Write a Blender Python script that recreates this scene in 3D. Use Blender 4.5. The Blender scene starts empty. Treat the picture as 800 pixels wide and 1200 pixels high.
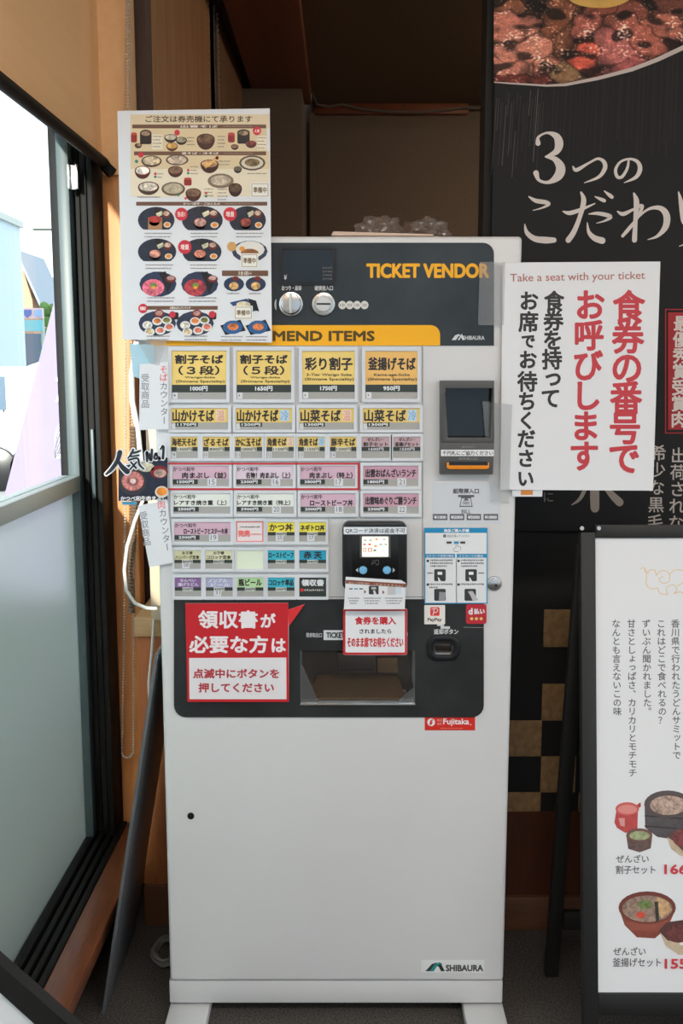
import bpy, bmesh, math, random
from mathutils import Vector, Matrix, noise
random.seed(7)
C = bpy.context.scene.collection
SC = bpy.context.scene

# ---------------------------------------------------------------- camera, world, sun, exposure
FPX, TH, HC = 1173.0, math.radians(8.35), 1.305
cam = bpy.data.objects.new('camera', bpy.data.cameras.new('camera'))
C.objects.link(cam)
cam.location = (0, 0, HC)
cam.rotation_euler = (math.radians(90) - TH, 0, 0)
cam.data.sensor_fit = 'VERTICAL'
cam.data.sensor_height = 36.0
cam.data.lens = 36.0 * FPX / 1200.0
cam.data.clip_start = 0.02
SC.camera = cam

SC.view_settings.view_transform = 'Standard'
SC.view_settings.look = 'None'
SC.view_settings.gamma = 1.0
SC.view_settings.use_curve_mapping = False
SC.view_settings.exposure = 1.25

world = bpy.data.worlds.new('daylight')
SC.world = world
world.use_nodes = True
wn = world.node_tree.nodes
wn['Background'].inputs[0].default_value = (0.86, 0.93, 1.0, 1)
wn['Background'].inputs[1].default_value = 1.15

sun = bpy.data.objects.new('sun', bpy.data.lights.new('sun', 'SUN'))
C.objects.link(sun)
sun.data.energy = 3.2
sun.data.angle = math.radians(1.2)
sun.data.color = (1.0, 0.93, 0.82)
sd = Vector((0.20, 1.0, -0.25)).normalized()
sun.rotation_euler = (-sd).to_track_quat('Z', 'Y').to_euler()
sun.location = (-3, -8, 6)

def portal(name, loc, rot, sx, sy):
    L = bpy.data.lights.new(name, 'AREA')
    L.shape = 'RECTANGLE'; L.size = sx; L.size_y = sy
    L.cycles.is_portal = True
    o = bpy.data.objects.new(name, L); C.objects.link(o)
    o.location = loc; o.rotation_euler = rot
portal('entrance_portal', (0.97, -3.28, 1.2), (math.radians(90), 0, 0), 2.8, 2.4)
portal('window_portal', (-0.74, 1.35, 1.0), (0, math.radians(-90), 0), 1.8, 1.9)
portal('added_opening_portal', (2.72, -0.9, 1.35), (0, math.radians(90), 0), 2.1, 3.8)  # serves the side opening added to brighten the wooden header

# ---------------------------------------------------------------- camera-ray geometry: pixel on a real plane
CT, ST = math.cos(TH), math.sin(TH)
ORG = Vector((0, 0, HC))
def ray(px, py):
    u = (px - 400) / FPX; v = (py - 600) / FPX
    return Vector((u, CT - v * ST, -ST - v * CT))
class Plane:
    def __init__(s, p, n):
        s.p = Vector(p); s.n = Vector(n).normalized()      # n points toward the viewer
    def at(s, px, py, off=0.0):
        d = ray(px, py)
        t = (s.p - ORG).dot(s.n) / d.dot(s.n)
        return ORG + d * t + s.n * off
    def lift(s, k):
        return Plane(s.p + s.n * k, s.n)
def PY(y): return Plane((0, y, 0), (0, -1, 0))

# ---------------------------------------------------------------- colours and materials
def lin(c):
    r = []
    for v in c[:3]:
        v = v / 255.0
        r.append(v / 12.92 if v <= 0.04045 else ((v + 0.055) / 1.055) ** 2.4)
    return tuple(r)
def new_mat(name):
    m = bpy.data.materials.new(name); m.use_nodes = True
    return m, m.node_tree, m.node_tree.nodes['Principled BSDF']
def N(t, k, **kw):
    n = t.nodes.new(k)
    for a, b in kw.items(): setattr(n, a, b)
    return n
def mat(name, c, rough=0.5, metal=0.0, bump=0.0, bscale=200.0, vary=0.0, vscale=6.0, stretch=(1, 1, 1), coat=0.0, detail=4.0):
    m, t, b = new_mat(name)
    b.inputs['Base Color'].default_value = (*lin(c), 1)
    b.inputs['Roughness'].default_value = rough
    b.inputs['Metallic'].default_value = metal
    b.inputs['Coat Weight'].default_value = coat
    if vary or bump:
        tc = N(t, 'ShaderNodeTexCoord'); mp = N(t, 'ShaderNodeMapping')
        mp.inputs['Scale'].default_value = stretch
        t.links.new(tc.outputs['Object'], mp.inputs['Vector'])
    if vary:
        n = N(t, 'ShaderNodeTexNoise'); n.inputs['Scale'].default_value = vscale; n.inputs['Detail'].default_value = detail
        t.links.new(mp.outputs[0], n.inputs['Vector'])
        r = N(t, 'ShaderNodeValToRGB')
        l = lin(c)
        r.color_ramp.elements[0].position = 0.3; r.color_ramp.elements[1].position = 0.7
        r.color_ramp.elements[0].color = (*[max(0, x * (1 - vary)) for x in l], 1)
        r.color_ramp.elements[1].color = (*[min(1, x * (1 + vary)) for x in l], 1)
        t.links.new(n.outputs['Fac'], r.inputs['Fac']); t.links.new(r.outputs['Color'], b.inputs['Base Color'])
    if bump:
        n2 = N(t, 'ShaderNodeTexNoise'); n2.inputs['Scale'].default_value = bscale; n2.inputs['Detail'].default_value = 3
        t.links.new(mp.outputs[0], n2.inputs['Vector'])
        bp = N(t, 'ShaderNodeBump'); bp.inputs['Strength'].default_value = bump; bp.inputs['Distance'].default_value = 0.002
        t.links.new(n2.outputs['Fac'], bp.inputs['Height']); t.links.new(bp.outputs['Normal'], b.inputs['Normal'])
    return m
def wood(name, c1, c2, scale=3.0, axis='Z', rough=0.5, fine=60.0, coat=0.0):
    m, t, b = new_mat(name)
    tc = N(t, 'ShaderNodeTexCoord'); mp = N(t, 'ShaderNodeMapping')
    st = {'X': (0.08, 1, 1), 'Y': (1, 0.08, 1), 'Z': (1, 1, 0.08)}[axis]
    mp.inputs['Scale'].default_value = st
    t.links.new(tc.outputs['Object'], mp.inputs['Vector'])
    n = N(t, 'ShaderNodeTexNoise'); n.inputs['Scale'].default_value = scale * 4; n.inputs['Detail'].default_value = 5; n.inputs['Distortion'].default_value = 0.6
    f = N(t, 'ShaderNodeTexNoise'); f.inputs['Scale'].default_value = fine * 3; f.inputs['Detail'].default_value = 3
    t.links.new(mp.outputs[0], n.inputs['Vector']); t.links.new(mp.outputs[0], f.inputs['Vector'])
    mx = N(t, 'ShaderNodeMath', operation='MULTIPLY_ADD'); mx.inputs[1].default_value = 0.35
    t.links.new(f.outputs['Fac'], mx.inputs[0]); 
    ml = N(t, 'ShaderNodeMath', operation='MULTIPLY'); ml.inputs[1].default_value = 0.65
    t.links.new(n.outputs['Fac'], ml.inputs[0]); t.links.new(ml.outputs[0], mx.inputs[2])
    r = N(t, 'ShaderNodeValToRGB')
    r.color_ramp.elements[0].position = 0.36; r.color_ramp.elements[1].position = 0.64
    r.color_ramp.elements[0].color = (*lin(c1), 1); r.color_ramp.elements[1].color = (*lin(c2), 1)
    t.links.new(mx.outputs[0], r.inputs['Fac']); t.links.new(r.outputs['Color'], b.inputs['Base Color'])
    bp = N(t, 'ShaderNodeBump'); bp.inputs['Strength'].default_value = 0.15; bp.inputs['Distance'].default_value = 0.001
    t.links.new(f.outputs['Fac'], bp.inputs['Height']); t.links.new(bp.outputs['Normal'], b.inputs['Normal'])
    b.inputs['Roughness'].default_value = rough; b.inputs['Coat Weight'].default_value = coat
    return m
def ink(name, rough, coat=0.0, mscale=90.0):
    """printed surface: colour from the 'ink' attribute, its alpha says how mottled the printed picture is"""
    m, t, b = new_mat(name)
    a = N(t, 'ShaderNodeAttribute'); a.attribute_name = 'ink'
    tc = N(t, 'ShaderNodeTexCoord')
    n = N(t, 'ShaderNodeTexNoise'); n.inputs['Scale'].default_value = mscale; n.inputs['Detail'].default_value = 6; n.inputs['Roughness'].default_value = 0.65
    n.inputs['Distortion'].default_value = 0.8
    t.links.new(tc.outputs['Object'], n.inputs['Vector'])
    r = N(t, 'ShaderNodeMapRange'); r.inputs['From Min'].default_value = 0.35; r.inputs['From Max'].default_value = 0.65
    r.inputs['To Min'].default_value = 0.15; r.inputs['To Max'].default_value = 2.0
    t.links.new(n.outputs['Fac'], r.inputs['Value'])
    mx = N(t, 'ShaderNodeMix', data_type='RGBA', blend_type='MULTIPLY')
    t.links.new(a.outputs['Alpha'], mx.inputs['Factor'])
    t.links.new(a.outputs['Color'], mx.inputs[6]); t.links.new(r.outputs[0], mx.inputs[7])
    t.links.new(mx.outputs[2], b.inputs['Base Color'])
    b.inputs['Roughness'].default_value = rough; b.inputs['Coat Weight'].default_value = coat
    b.inputs['Specular IOR Level'].default_value = 0.4
    return m
M = {}
M['ink'] = ink('printed_ink', 0.55)
M['ink_gloss'] = ink('laminated_print', 0.35, 0.15)
M['ink_meat'] = ink('banner_print', 0.75, 0.0, 26.0)
M['paint'] = mat('white_enamel', (213, 213, 214), 0.38, vary=0.03, vscale=2.5)
M['paint_edge'] = mat('white_painted_steel', (205, 205, 206), 0.45)
M['button'] = mat('pale_button_plastic', (214, 217, 222), 0.35)
M['black_panel'] = mat('charcoal_acrylic', (44, 47, 48), 0.2, vary=0.3, vscale=9.0)  # uneven tone stands in for patchy reflections on the panel
M['black_gloss'] = mat('black_glass', (9, 9, 11), 0.08)
M['black_plastic'] = mat('black_plastic', (20, 21, 24), 0.3)
M['grey_plastic'] = mat('dark_grey_plastic', (78, 78, 78), 0.45)
M['orange'] = mat('orange_lens', (236, 140, 28), 0.4)
M['blue_btn'] = mat('light_blue_button', (120, 185, 230), 0.3)
M['steel'] = mat('brushed_steel', (200, 200, 200), 0.25, 1.0)
M['steel_dk'] = mat('dull_steel', (84, 76, 70), 0.3, 0.9)
M['bronze'] = mat('bronzed_steel', (150, 115, 80), 0.35, 0.7)
M['alu_black'] = mat('black_anodised_frame', (17, 16, 15), 0.6)
M['alu_black'].node_tree.nodes['Principled BSDF'].inputs['Specular IOR Level'].default_value = 0.2
M['alu_grey'] = mat('grey_window_stile', (70, 84, 88), 0.4)
M['alu_pale'] = mat('pale_aluminium', (170, 178, 172), 0.45)
M['header'] = wood('honey_veneer', (234, 180, 124), (243, 196, 142), 0.7, 'Y', 0.5, 12)
M['post'] = wood('orange_wood_post', (196, 128, 72), (214, 148, 90), 2.0, 'Z', 0.5)
M['sill'] = wood('sill_wood', (84, 44, 25), (128, 72, 42), 3.0, 'Y', 0.4, coat=0.1)
M['blind'] = wood('wood_grain_blind', (172, 126, 84), (196, 148, 104), 6.0, 'Z', 0.7)
M['blind2'] = wood('brown_wood_grain_blind', (122, 90, 66), (142, 108, 82), 6.0, 'Z', 0.7)
M['dark_wood'] = wood('dark_brown_wood', (50, 28, 18), (72, 42, 27), 3.0, 'Z', 0.5)
M['red_wood'] = wood('reddish_wood', (74, 36, 20), (92, 48, 28), 2.0, 'Z', 0.45)
M['base_wood'] = wood('baseboard_wood', (92, 58, 38), (116, 76, 50), 3.0, 'X', 0.5)
M['counter'] = wood('counter_wood', (150, 84, 42), (176, 104, 56), 2.0, 'Z', 0.5)
M['counter_edge'] = wood('counter_edge_wood', (176, 138, 96), (200, 160, 116), 2.0, 'X', 0.5)
M['beam'] = wood('beam_wood', (116, 62, 40), (142, 80, 52), 2.0, 'Y', 0.5)
M['wallpaper'] = mat('taupe_wallpaper', (124, 110, 98), 0.85, bump=0.3, bscale=160, vary=0.12, vscale=120)
M['ceil'] = mat('dark_ceiling_cloth', (118, 102, 88), 0.9, bump=0.3, bscale=160, vary=0.15, vscale=90)
M['ceil_front'] = mat('pale_ceiling', (200, 192, 180), 0.9)
M['wall_pale'] = mat('cream_plaster', (200, 190, 175), 0.9, bump=0.2, bscale=80)
M['carpet'] = mat('speckled_carpet', (74, 68, 64), 0.95, bump=0.8, bscale=260, vary=0.75, vscale=260, detail=2.0)
M['banner'] = mat('black_banner_cloth', (17, 16, 17), 0.75)
M['partition'] = mat('black_partition', (13, 12, 12), 0.7)
M['tile'] = mat('bronze_checker_tile', (148, 116, 80), 0.6, vary=0.3, vscale=60)
M['board_black'] = wood('black_stained_wood', (16, 16, 16), (26, 26, 26), 3.0, 'Z', 0.55)
M['panel_dark'] = mat('dark_grey_sheet', (88, 90, 93), 0.35)
M['paper'] = mat('white_paper', (226, 228, 232), 0.6)
M['card_grey'] = mat('button_insert_grey', (168, 166, 162), 0.5)
M['cable_white'] = mat('white_cable', (205, 205, 200), 0.5)
M['cable_grey'] = mat('grey_cable', (110, 108, 104), 0.6)
M['conduit_brown'] = mat('brown_flexible_hose', (96, 72, 52), 0.6)
M['box_cream'] = mat('cream_switch_box', (200, 180, 155), 0.6)
M['bead'] = mat('steel_beads', (196, 192, 186), 0.35, 0.3)
M['pave'] = mat('pale_paving', (172, 170, 166), 0.9, vary=0.05, vscale=2)
M['pale_wall'] = mat('pale_render', (186, 202, 212), 0.9)
M['brown_wall'] = mat('tan_house_wall', (184, 150, 126), 0.9)
M['roof'] = mat('slate_roof', (146, 156, 168), 0.8)
M['leaf'] = mat('green_leaves', (86, 124, 56), 0.8, vary=0.3, vscale=3)
M['carwhite'] = mat('white_car_paint', (225, 228, 230), 0.3)
M['carglass'] = mat('car_glass', (90, 110, 130), 0.2)
M['concrete'] = mat('grey_concrete', (76, 82, 76), 0.9)

def glassy(name, tint, diff, trans, rough=0.03, gl=0.06):
    m = bpy.data.materials.new(name); m.use_nodes = True
    t = m.node_tree; t.nodes.clear()
    o = N(t, 'ShaderNodeOutputMaterial'); tr = N(t, 'ShaderNodeBsdfTransparent'); tr.inputs[0].default_value = (*tint, 1)
    g = N(t, 'ShaderNodeBsdfGlossy'); g.inputs['Roughness'].default_value = rough
    mx = N(t, 'ShaderNodeMixShader'); mx.inputs[0].default_value = gl
    if diff:
        d = N(t, 'ShaderNodeBsdfTranslucent'); d.inputs[0].default_value = (*diff, 1)
        d2 = N(t, 'ShaderNodeBsdfDiffuse'); d2.inputs[0].default_value = (*diff, 1)
        m0 = N(t, 'ShaderNodeMixShader'); m0.inputs[0].default_value = 0.35
        t.links.new(d.outputs[0], m0.inputs[1]); t.links.new(d2.outputs[0], m0.inputs[2])
        m1 = N(t, 'ShaderNodeMixShader'); m1.inputs[0].default_value = 1 - trans
        t.links.new(tr.outputs[0], m1.inputs[1]); t.links.new(m0.outputs[0], m1.inputs[2])
        t.links.new(m1.outputs[0], mx.inputs[1])
    else:
        t.links.new(tr.outputs[0], mx.inputs[1])
    t.links.new(g.outputs[0], mx.inputs[2]); t.links.new(mx.outputs[0], o.inputs[0])
    return m
M['glass'] = glassy('clear_glass', (0.93, 0.97, 0.97), None, 1, 0.01, 0.05)
def frosted():
    m = bpy.data.materials.new('frosted_film'); m.use_nodes = True
    t = m.node_tree; t.nodes.clear()
    o = N(t, 'ShaderNodeOutputMaterial')
    r = N(t, 'ShaderNodeBsdfRefraction'); r.inputs['Color'].default_value = (.74, .80, .77, 1); r.inputs['Roughness'].default_value = .38; r.inputs['IOR'].default_value = 1.12
    d = N(t, 'ShaderNodeBsdfTranslucent'); d.inputs[0].default_value = (.44, .49, .47, 1)
    g = N(t, 'ShaderNodeBsdfGlossy'); g.inputs['Roughness'].default_value = .3
    a = N(t, 'ShaderNodeMixShader'); a.inputs[0].default_value = .30
    b = N(t, 'ShaderNodeMixShader'); b.inputs[0].default_value = .05
    t.links.new(r.outputs[0], a.inputs[1]); t.links.new(d.outputs[0], a.inputs[2]); t.links.new(a.outputs[0], b.inputs[1]); t.links.new(g.outputs[0], b.inputs[2]); t.links.new(b.outputs[0], o.inputs[0])
    return m
M['frost'] = frosted()
M['acrylic'] = glassy('clear_acrylic', (0.9, 0.92, 0.93), None, 1, 0.02, 0.10)
M['tape'] = glassy('clear_tape', (0.95, 0.95, 0.95), (0.8, 0.8, 0.8), 0.82, 0.3, 0.05)
M['bag'] = glassy('clear_plastic_bag', (0.7, 0.62, 0.55), (0.55, 0.48, 0.44), 0.45, 0.15, 0.15)

# ---------------------------------------------------------------- object helpers
WORLD_ORIGIN = {}
def tag(o, label=None, cat=None, group=None, kind=None):
    if label: o['label'] = label
    if cat: o['category'] = cat
    if group: o['group'] = group
    if kind: o['kind'] = kind
    return o
def thing(name, label, cat, loc, group=None):
    o = bpy.data.objects.new(name, None); C.objects.link(o); o.location = loc
    o.empty_display_size = 0.05
    WORLD_ORIGIN[o.name] = Vector(loc)
    return tag(o, label, cat, group)
def link_mesh(name, me, parent=None, mats=()):
    vs = [v.co.copy() for v in me.vertices]
    if vs:
        lo = Vector([min(v[i] for v in vs) for i in range(3)]); hi = Vector([max(v[i] for v in vs) for i in range(3)])
        c = (lo + hi) / 2
        if parent is None: c.z = lo.z
    else: c = Vector((0, 0, 0))
    me.transform(Matrix.Translation(-c))
    for m in mats: me.materials.append(m)
    o = bpy.data.objects.new(name, me); C.objects.link(o)
    WORLD_ORIGIN[o.name] = c
    if parent is not None:
        o.parent = parent; o.location = c - WORLD_ORIGIN[parent.name]
    else: o.location = c
    return o
class MB:
    def __init__(s): s.bm = bmesh.new(); s.mi = 0
    def _set(s, faces):
        for f in faces: f.material_index = s.mi
    def hexa(s, p):      # 8 points: bottom 4 then top 4
        v = [s.bm.verts.new(q) for q in p]
        fs = [s.bm.faces.new([v[i] for i in f]) for f in ((0,3,2,1),(4,5,6,7),(0,1,5,4),(1,2,6,5),(2,3,7,6),(3,0,4,7))]
        s._set(fs); return s
    def box(s, x0, x1, y0, y1, z0, z1):
        return s.hexa([(x0,y0,z0),(x1,y0,z0),(x1,y1,z0),(x0,y1,z0),(x0,y0,z1),(x1,y0,z1),(x1,y1,z1),(x0,y1,z1)])
    def prism(s, pts, d):          # polygon (world points) extruded by vector d
        d = Vector(d)
        a = [s.bm.verts.new(p) for p in pts]; b = [s.bm.verts.new(Vector(p) + d) for p in pts]
        n = len(pts)
        fs = [s.bm.faces.new(a), s.bm.faces.new(b[::-1])]
        for i in range(n): fs.append(s.bm.faces.new([a[i], b[i], b[(i+1) % n], a[(i+1) % n]]))
        s._set(fs); return s
    def ring(s, outer, inner, d):   # frame with a hole, same number of points
        d = Vector(d); n = len(outer)
        o0 = [s.bm.verts.new(p) for p in outer]; i0 = [s.bm.verts.new(p) for p in inner]
        o1 = [s.bm.verts.new(Vector(p) + d) for p in outer]; i1 = [s.bm.verts.new(Vector(p) + d) for p in inner]
        fs = []
        for k in range(n):
            j = (k + 1) % n
            for q in ((o0[k],o0[j],i0[j],i0[k]), (o1[k],i1[k],i1[j],o1[j]), (o0[k],o1[k],o1[j],o0[j]), (i0[k],i0[j],i1[j],i1[k])):
                fs.append(s.bm.faces.new(q))
        s._set(fs); return s
    def tube(s, pts, r, seg=8, closed=False):
        pts = [Vector(p) for p in pts]; n = len(pts); rings = []
        up = Vector((0.13, 0.37, 1)).normalized()
        for i, p in enumerate(pts):
            a = pts[i-1] if (i or closed) else p; b = pts[(i+1) % n] if (i < n-1 or closed) else p
            t = (b - a).normalized(); x = t.cross(up)
            if x.length < 1e-4: x = t.cross(Vector((1, 0, 0)))
            x.normalize(); y = t.cross(x)
            rr = r[i] if isinstance(r, (list, tuple)) else r
            rings.append([s.bm.verts.new(p + x * rr * math.cos(2*math.pi*k/seg) + y * rr * math.sin(2*math.pi*k/seg)) for k in range(seg)])
        m = n if closed else n - 1; fs = []
        for i in range(m):
            A, B = rings[i], rings[(i+1) % n]
            for k in range(seg): fs.append(s.bm.faces.new((A[k], A[(k+1) % seg], B[(k+1) % seg], B[k])))
        if not closed: fs.append(s.bm.faces.new(rings[0])); fs.append(s.bm.faces.new(rings[-1][::-1]))
        s._set(fs); return s
    def disc(s, c, r, n, h, seg=28, r2=None):   # short cylinder / cone from c along n
        c = Vector(c); n = Vector(n).normalized(); r2 = r if r2 is None else r2
        x = n.cross(Vector((0, 0, 1)))
        if x.length < 1e-3: x = Vector((1, 0, 0))
        x.normalize(); y = n.cross(x)
        ang = [2*math.pi*k/seg for k in range(seg)]
        a = [s.bm.verts.new(c + (x*math.cos(t) + y*math.sin(t)) * r) for t in ang]
        b = [s.bm.verts.new(c + n*h + (x*math.cos(t) + y*math.sin(t)) * r2) for t in ang]
        fs = [s.bm.faces.new(a[::-1]), s.bm.faces.new(b)]
        for k in range(seg): fs.append(s.bm.faces.new((a[k], a[(k+1) % seg], b[(k+1) % seg], b[k])))
        s._set(fs); return s
    def beads(s, pts, r):
        for p in pts:
            g = bmesh.ops.create_icosphere(s.bm, subdivisions=1, radius=r, matrix=Matrix.Translation(p))
            for v in g['verts']:
                for f in v.link_faces: f.material_index = s.mi; f.smooth = True
        return s
    def build(s, name, m, parent=None, bevel=0.0, seg=2, smooth=False):
        bmesh.ops.recalc_face_normals(s.bm, faces=s.bm.faces[:])
        if bevel:
            es = [e for e in s.bm.edges if len(e.link_faces) == 2 and e.calc_face_angle(0) > 0.6]
            bmesh.ops.bevel(s.bm, geom=es, offset=bevel, segments=seg, profile=0.5, affect='EDGES', clamp_overlap=True)
        me = bpy.data.meshes.new(name); s.bm.to_mesh(me); s.bm.free()
        if smooth or bevel:
            for p in me.polygons: p.use_smooth = True
            me.set_sharp_from_angle(angle=math.radians(40))
        return link_mesh(name, me, parent, m if isinstance(m, (list, tuple)) else (m,))
def struct(name, mb, m, parent=None, **kw):
    o = mb.build(name, m, parent, **kw)
    if parent is None: o['kind'] = 'structure'
    return o
def cut(o, boxes):
    """boolean the given world boxes / MBs out of the object"""
    tmp = []
    for b in boxes:
        mb = b if isinstance(b, MB) else MB().box(*b)
        bmesh.ops.recalc_face_normals(mb.bm, faces=mb.bm.faces[:])
        me = bpy.data.meshes.new('cutter'); mb.bm.to_mesh(me); mb.bm.free()
        c = bpy.data.objects.new('cutter', me); C.objects.link(c)
        md = o.modifiers.new('b', 'BOOLEAN'); md.operation = 'DIFFERENCE'; md.object = c; md.solver = 'EXACT'
        tmp.append(c)
    bpy.context.view_layer.update()
    dg = bpy.context.evaluated_depsgraph_get()
    me = bpy.data.meshes.new_from_object(o.evaluated_get(dg))
    o.modifiers.clear(); o.data = me
    for c in tmp: bpy.data.objects.remove(c)
    me.set_sharp_from_angle(angle=math.radians(40))

# ---------------------------------------------------------------- glyphs and prints
_gc = {}
def raw(s, res=2):
    k = (s, res)
    if k not in _gc:
        c = bpy.data.curves.new('t', 'FONT'); c.body = s; c.resolution_u = res; c.size = 1
        o = bpy.data.objects.new('t', c)
        me = bpy.data.meshes.new_from_object(o)
        vs = [(v.co.x, v.co.y) for v in me.vertices]; fs = [tuple(p.vertices) for p in me.polygons]
        bpy.data.objects.remove(o); bpy.data.curves.remove(c); bpy.data.meshes.remove(me)
        _gc[k] = (vs, fs, (min(v[0] for v in vs), min(v[1] for v in vs), max(v[0] for v in vs), max(v[1] for v in vs)))
    return _gc[k]
REF = raw('国')[2]
REFC = ((REF[0] + REF[2]) / 2, (REF[1] + REF[3]) / 2); REFS = (REF[3] - REF[1]) / 0.92
def rrect(x0, y0, x1, y1, r=0.0, n=5, corners=(1, 1, 1, 1)):   # tl, tr, br, bl
    pts = []
    for k, (cx, cy, a0) in enumerate(((x0, y0, 180), (x1, y0, 270), (x1, y1, 0), (x0, y1, 90))):
        rr = r if corners[k] else 0
        if rr == 0: pts.append((cx, cy)); continue
        ox = cx + (rr if cx == x0 else -rr); oy = cy + (rr if cy == y0 else -rr)
        for i in range(n + 1):
            a = math.radians(a0 + 90 * i / n); pts.append((ox + rr * math.cos(a), oy + rr * math.sin(a)))
    return pts
def ell(cx, cy, rx, ry, n=20, a0=0, a1=360, rot=0):
    out = []
    cr, sr = math.cos(math.radians(rot)), math.sin(math.radians(rot))
    m = n if a1 - a0 >= 360 else n + 1
    for i in range(m):
        a = math.radians(a0 + (a1 - a0) * i / n); x, y = rx * math.cos(a), ry * math.sin(a)
        out.append((cx + x * cr - y * sr, cy + x * sr + y * cr))
    return out
class Print:
    STEP = 0.00016
    def __init__(s, plane, rot=None):
        s.pl = plane; s.v = []; s.f = []; s.c = []; s.rot = rot   # rot = (cx, cy, degrees) in the sheet's own plane
    def pt(s, x, y, L):
        if s.rot:
            cx, cy, a = s.rot; a = math.radians(a); dx, dy = x - cx, y - cy
            x, y = cx + dx * math.cos(a) - dy * math.sin(a), cy + dx * math.sin(a) + dy * math.cos(a)
        return s.pl.at(x, y, L * s.STEP)
    def poly(s, pts, col, L=1, mot=0.0):
        b = len(s.v)
        s.v += [s.pt(x, y, L) for x, y in pts]
        s.f.append(tuple(range(b, b + len(pts)))); s.c.append((*lin(col), mot)); return s
    def rect(s, x0, y0, x1, y1, col, L=1, r=0, mot=0.0): return s.poly(rrect(x0, y0, x1, y1, r), col, L, mot)
    def frame(s, x0, y0, x1, y1, w, col, L=1):
        s.rect(x0, y0, x1, y0 + w, col, L); s.rect(x0, y1 - w, x1, y1, col, L)
        s.rect(x0, y0 + w, x0 + w, y1 - w, col, L); s.rect(x1 - w, y0 + w, x1, y1 - w, col, L); return s
    def oval(s, cx, cy, rx, ry, col, L=1, mot=0.0, n=18, rot=0): return s.poly(ell(cx, cy, rx, ry, n, rot=rot), col, L, mot)
    def line(s, pts, w, col, L=1, mot=0.0):      # w: one width or list; strip of quads
        n = len(pts); ws = w if isinstance(w, (list, tuple)) else [w] * n
        A = []
        for i in range(n):
            a = pts[max(0, i-1)]; b = pts[min(n-1, i+1)]
            dx, dy = b[0]-a[0], b[1]-a[1]; l = math.hypot(dx, dy) or 1
            nx, ny = -dy/l*ws[i]/2, dx/l*ws[i]/2
            A.append(((pts[i][0]+nx, pts[i][1]+ny), (pts[i][0]-nx, pts[i][1]-ny)))
        for i in range(n-1): s.poly([A[i][0], A[i+1][0], A[i+1][1], A[i][1]], col, L, mot)
        return s
    def glyph(s, g, fx, col, L, bold, k8=True):
        vs, fs, bb = g
        offs = [(0, 0)]
        if bold:
            n = 8 if k8 else 4
            offs += [(bold*math.cos(2*math.pi*i/n + 0.4), bold*math.sin(2*math.pi*i/n + 0.4)) for i in range(n)]
        cc = (*lin(col), 0.0)
        for q, (ox, oy) in enumerate(offs):
            b = len(s.v)
            for x, y in vs:
                X, Y = fx(x, y); s.v.append(s.pt(X + ox, Y + oy, L + q * 0.03))
            for f in fs: s.f.append(tuple(b + i for i in f)); s.c.append(cc)
    def text(s, t, x0, y0, x1, y1, col, L=2, bold=0.0, slope=0.0, res=2, k8=True):
        """fit the string's ink box to the box; slope = px the right end drops"""
        g = raw(t, res); a, b, c, d = g[2]
        w = (c - a) or 1; h = (d - b) or 1
        x0 += bold; x1 -= bold; y0 += bold; y1 -= bold
        fx = lambda x, y: (x0 + (x - a) / w * (x1 - x0), y1 - (y - b) / h * (y1 - y0) + slope * (x - a) / w)
        s.glyph(g, fx, col, L, bold, k8); return s
    def cell(s, ch, cx, cy, em, col, L=2, bold=0.0, res=2, sx=1.0, vertical=True, k8=True):
        g = raw(ch, res); k = em / REFS; rx = 0.0; ry = 0.0
        if vertical and ch in 'っゃゅょッャュョ': rx, ry = 0.08*em, -0.1*em
        if vertical and ch in '、。': rx, ry = 0.6*em, -0.6*em
        mid = (g[2][0] + g[2][2]) / 2
        if vertical and ch == 'ー':
            fx = lambda x, y: (cx - (y - REFC[1]) * k, cy + (x - REFC[0]) * k)
        else:
            ax = REFC[0] if ord(ch[0]) > 0x2000 else mid
            fx = lambda x, y: (cx + (x - ax) * k * sx + rx, cy - (y - REFC[1]) * k + ry)
        s.glyph(g, fx, col, L, bold, k8); return s
    def column(s, t, x0, y0, x1, y1, em, col, L=2, bold=0.0, res=2, sx=1.0, k8=True):
        """vertical line of text: centres run from (x0,y0) to (x1,y1)"""
        n = len(t)
        for i, ch in enumerate(t):
            k = i / (n - 1) if n > 1 else 0
            s.cell(ch, x0 + (x1 - x0) * k, y0 + (y1 - y0) * k, em, col, L, bold, res, sx, True, k8)
        return s
    def squiggle(s, x0, x1, y, h, col, L=2, dens=1.0):
        """a line of print too small to read: short dashes"""
        x = x0
        while x < x1:
            w = random.uniform(0.35, 0.75) * h
            s.rect(x, y - h*random.uniform(.3, .5), min(x + w, x1), y + h*random.uniform(.3, .5), col, L); x += w + h * 0.35 / dens
        return s
    def raster(s, x0, y0, x1, y1, nx, ny, fn, L=1):
        """printed photograph: a grid of small cells, fn(px, py) gives the ink colour or None"""
        idx = {}
        def vi(i, j):
            if (i, j) not in idx:
                idx[i, j] = len(s.v); s.v.append(s.pt(x0 + (x1 - x0) * i / nx, y0 + (y1 - y0) * j / ny, L))
            return idx[i, j]
        for j in range(ny):
            for i in range(nx):
                c = fn(x0 + (x1 - x0) * (i + .5) / nx, y0 + (y1 - y0) * (j + .5) / ny)
                if c is None: continue
                s.f.append((vi(i, j), vi(i+1, j), vi(i+1, j+1), vi(i, j+1))); s.c.append((*lin(c), 0.0))
        return s
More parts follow.
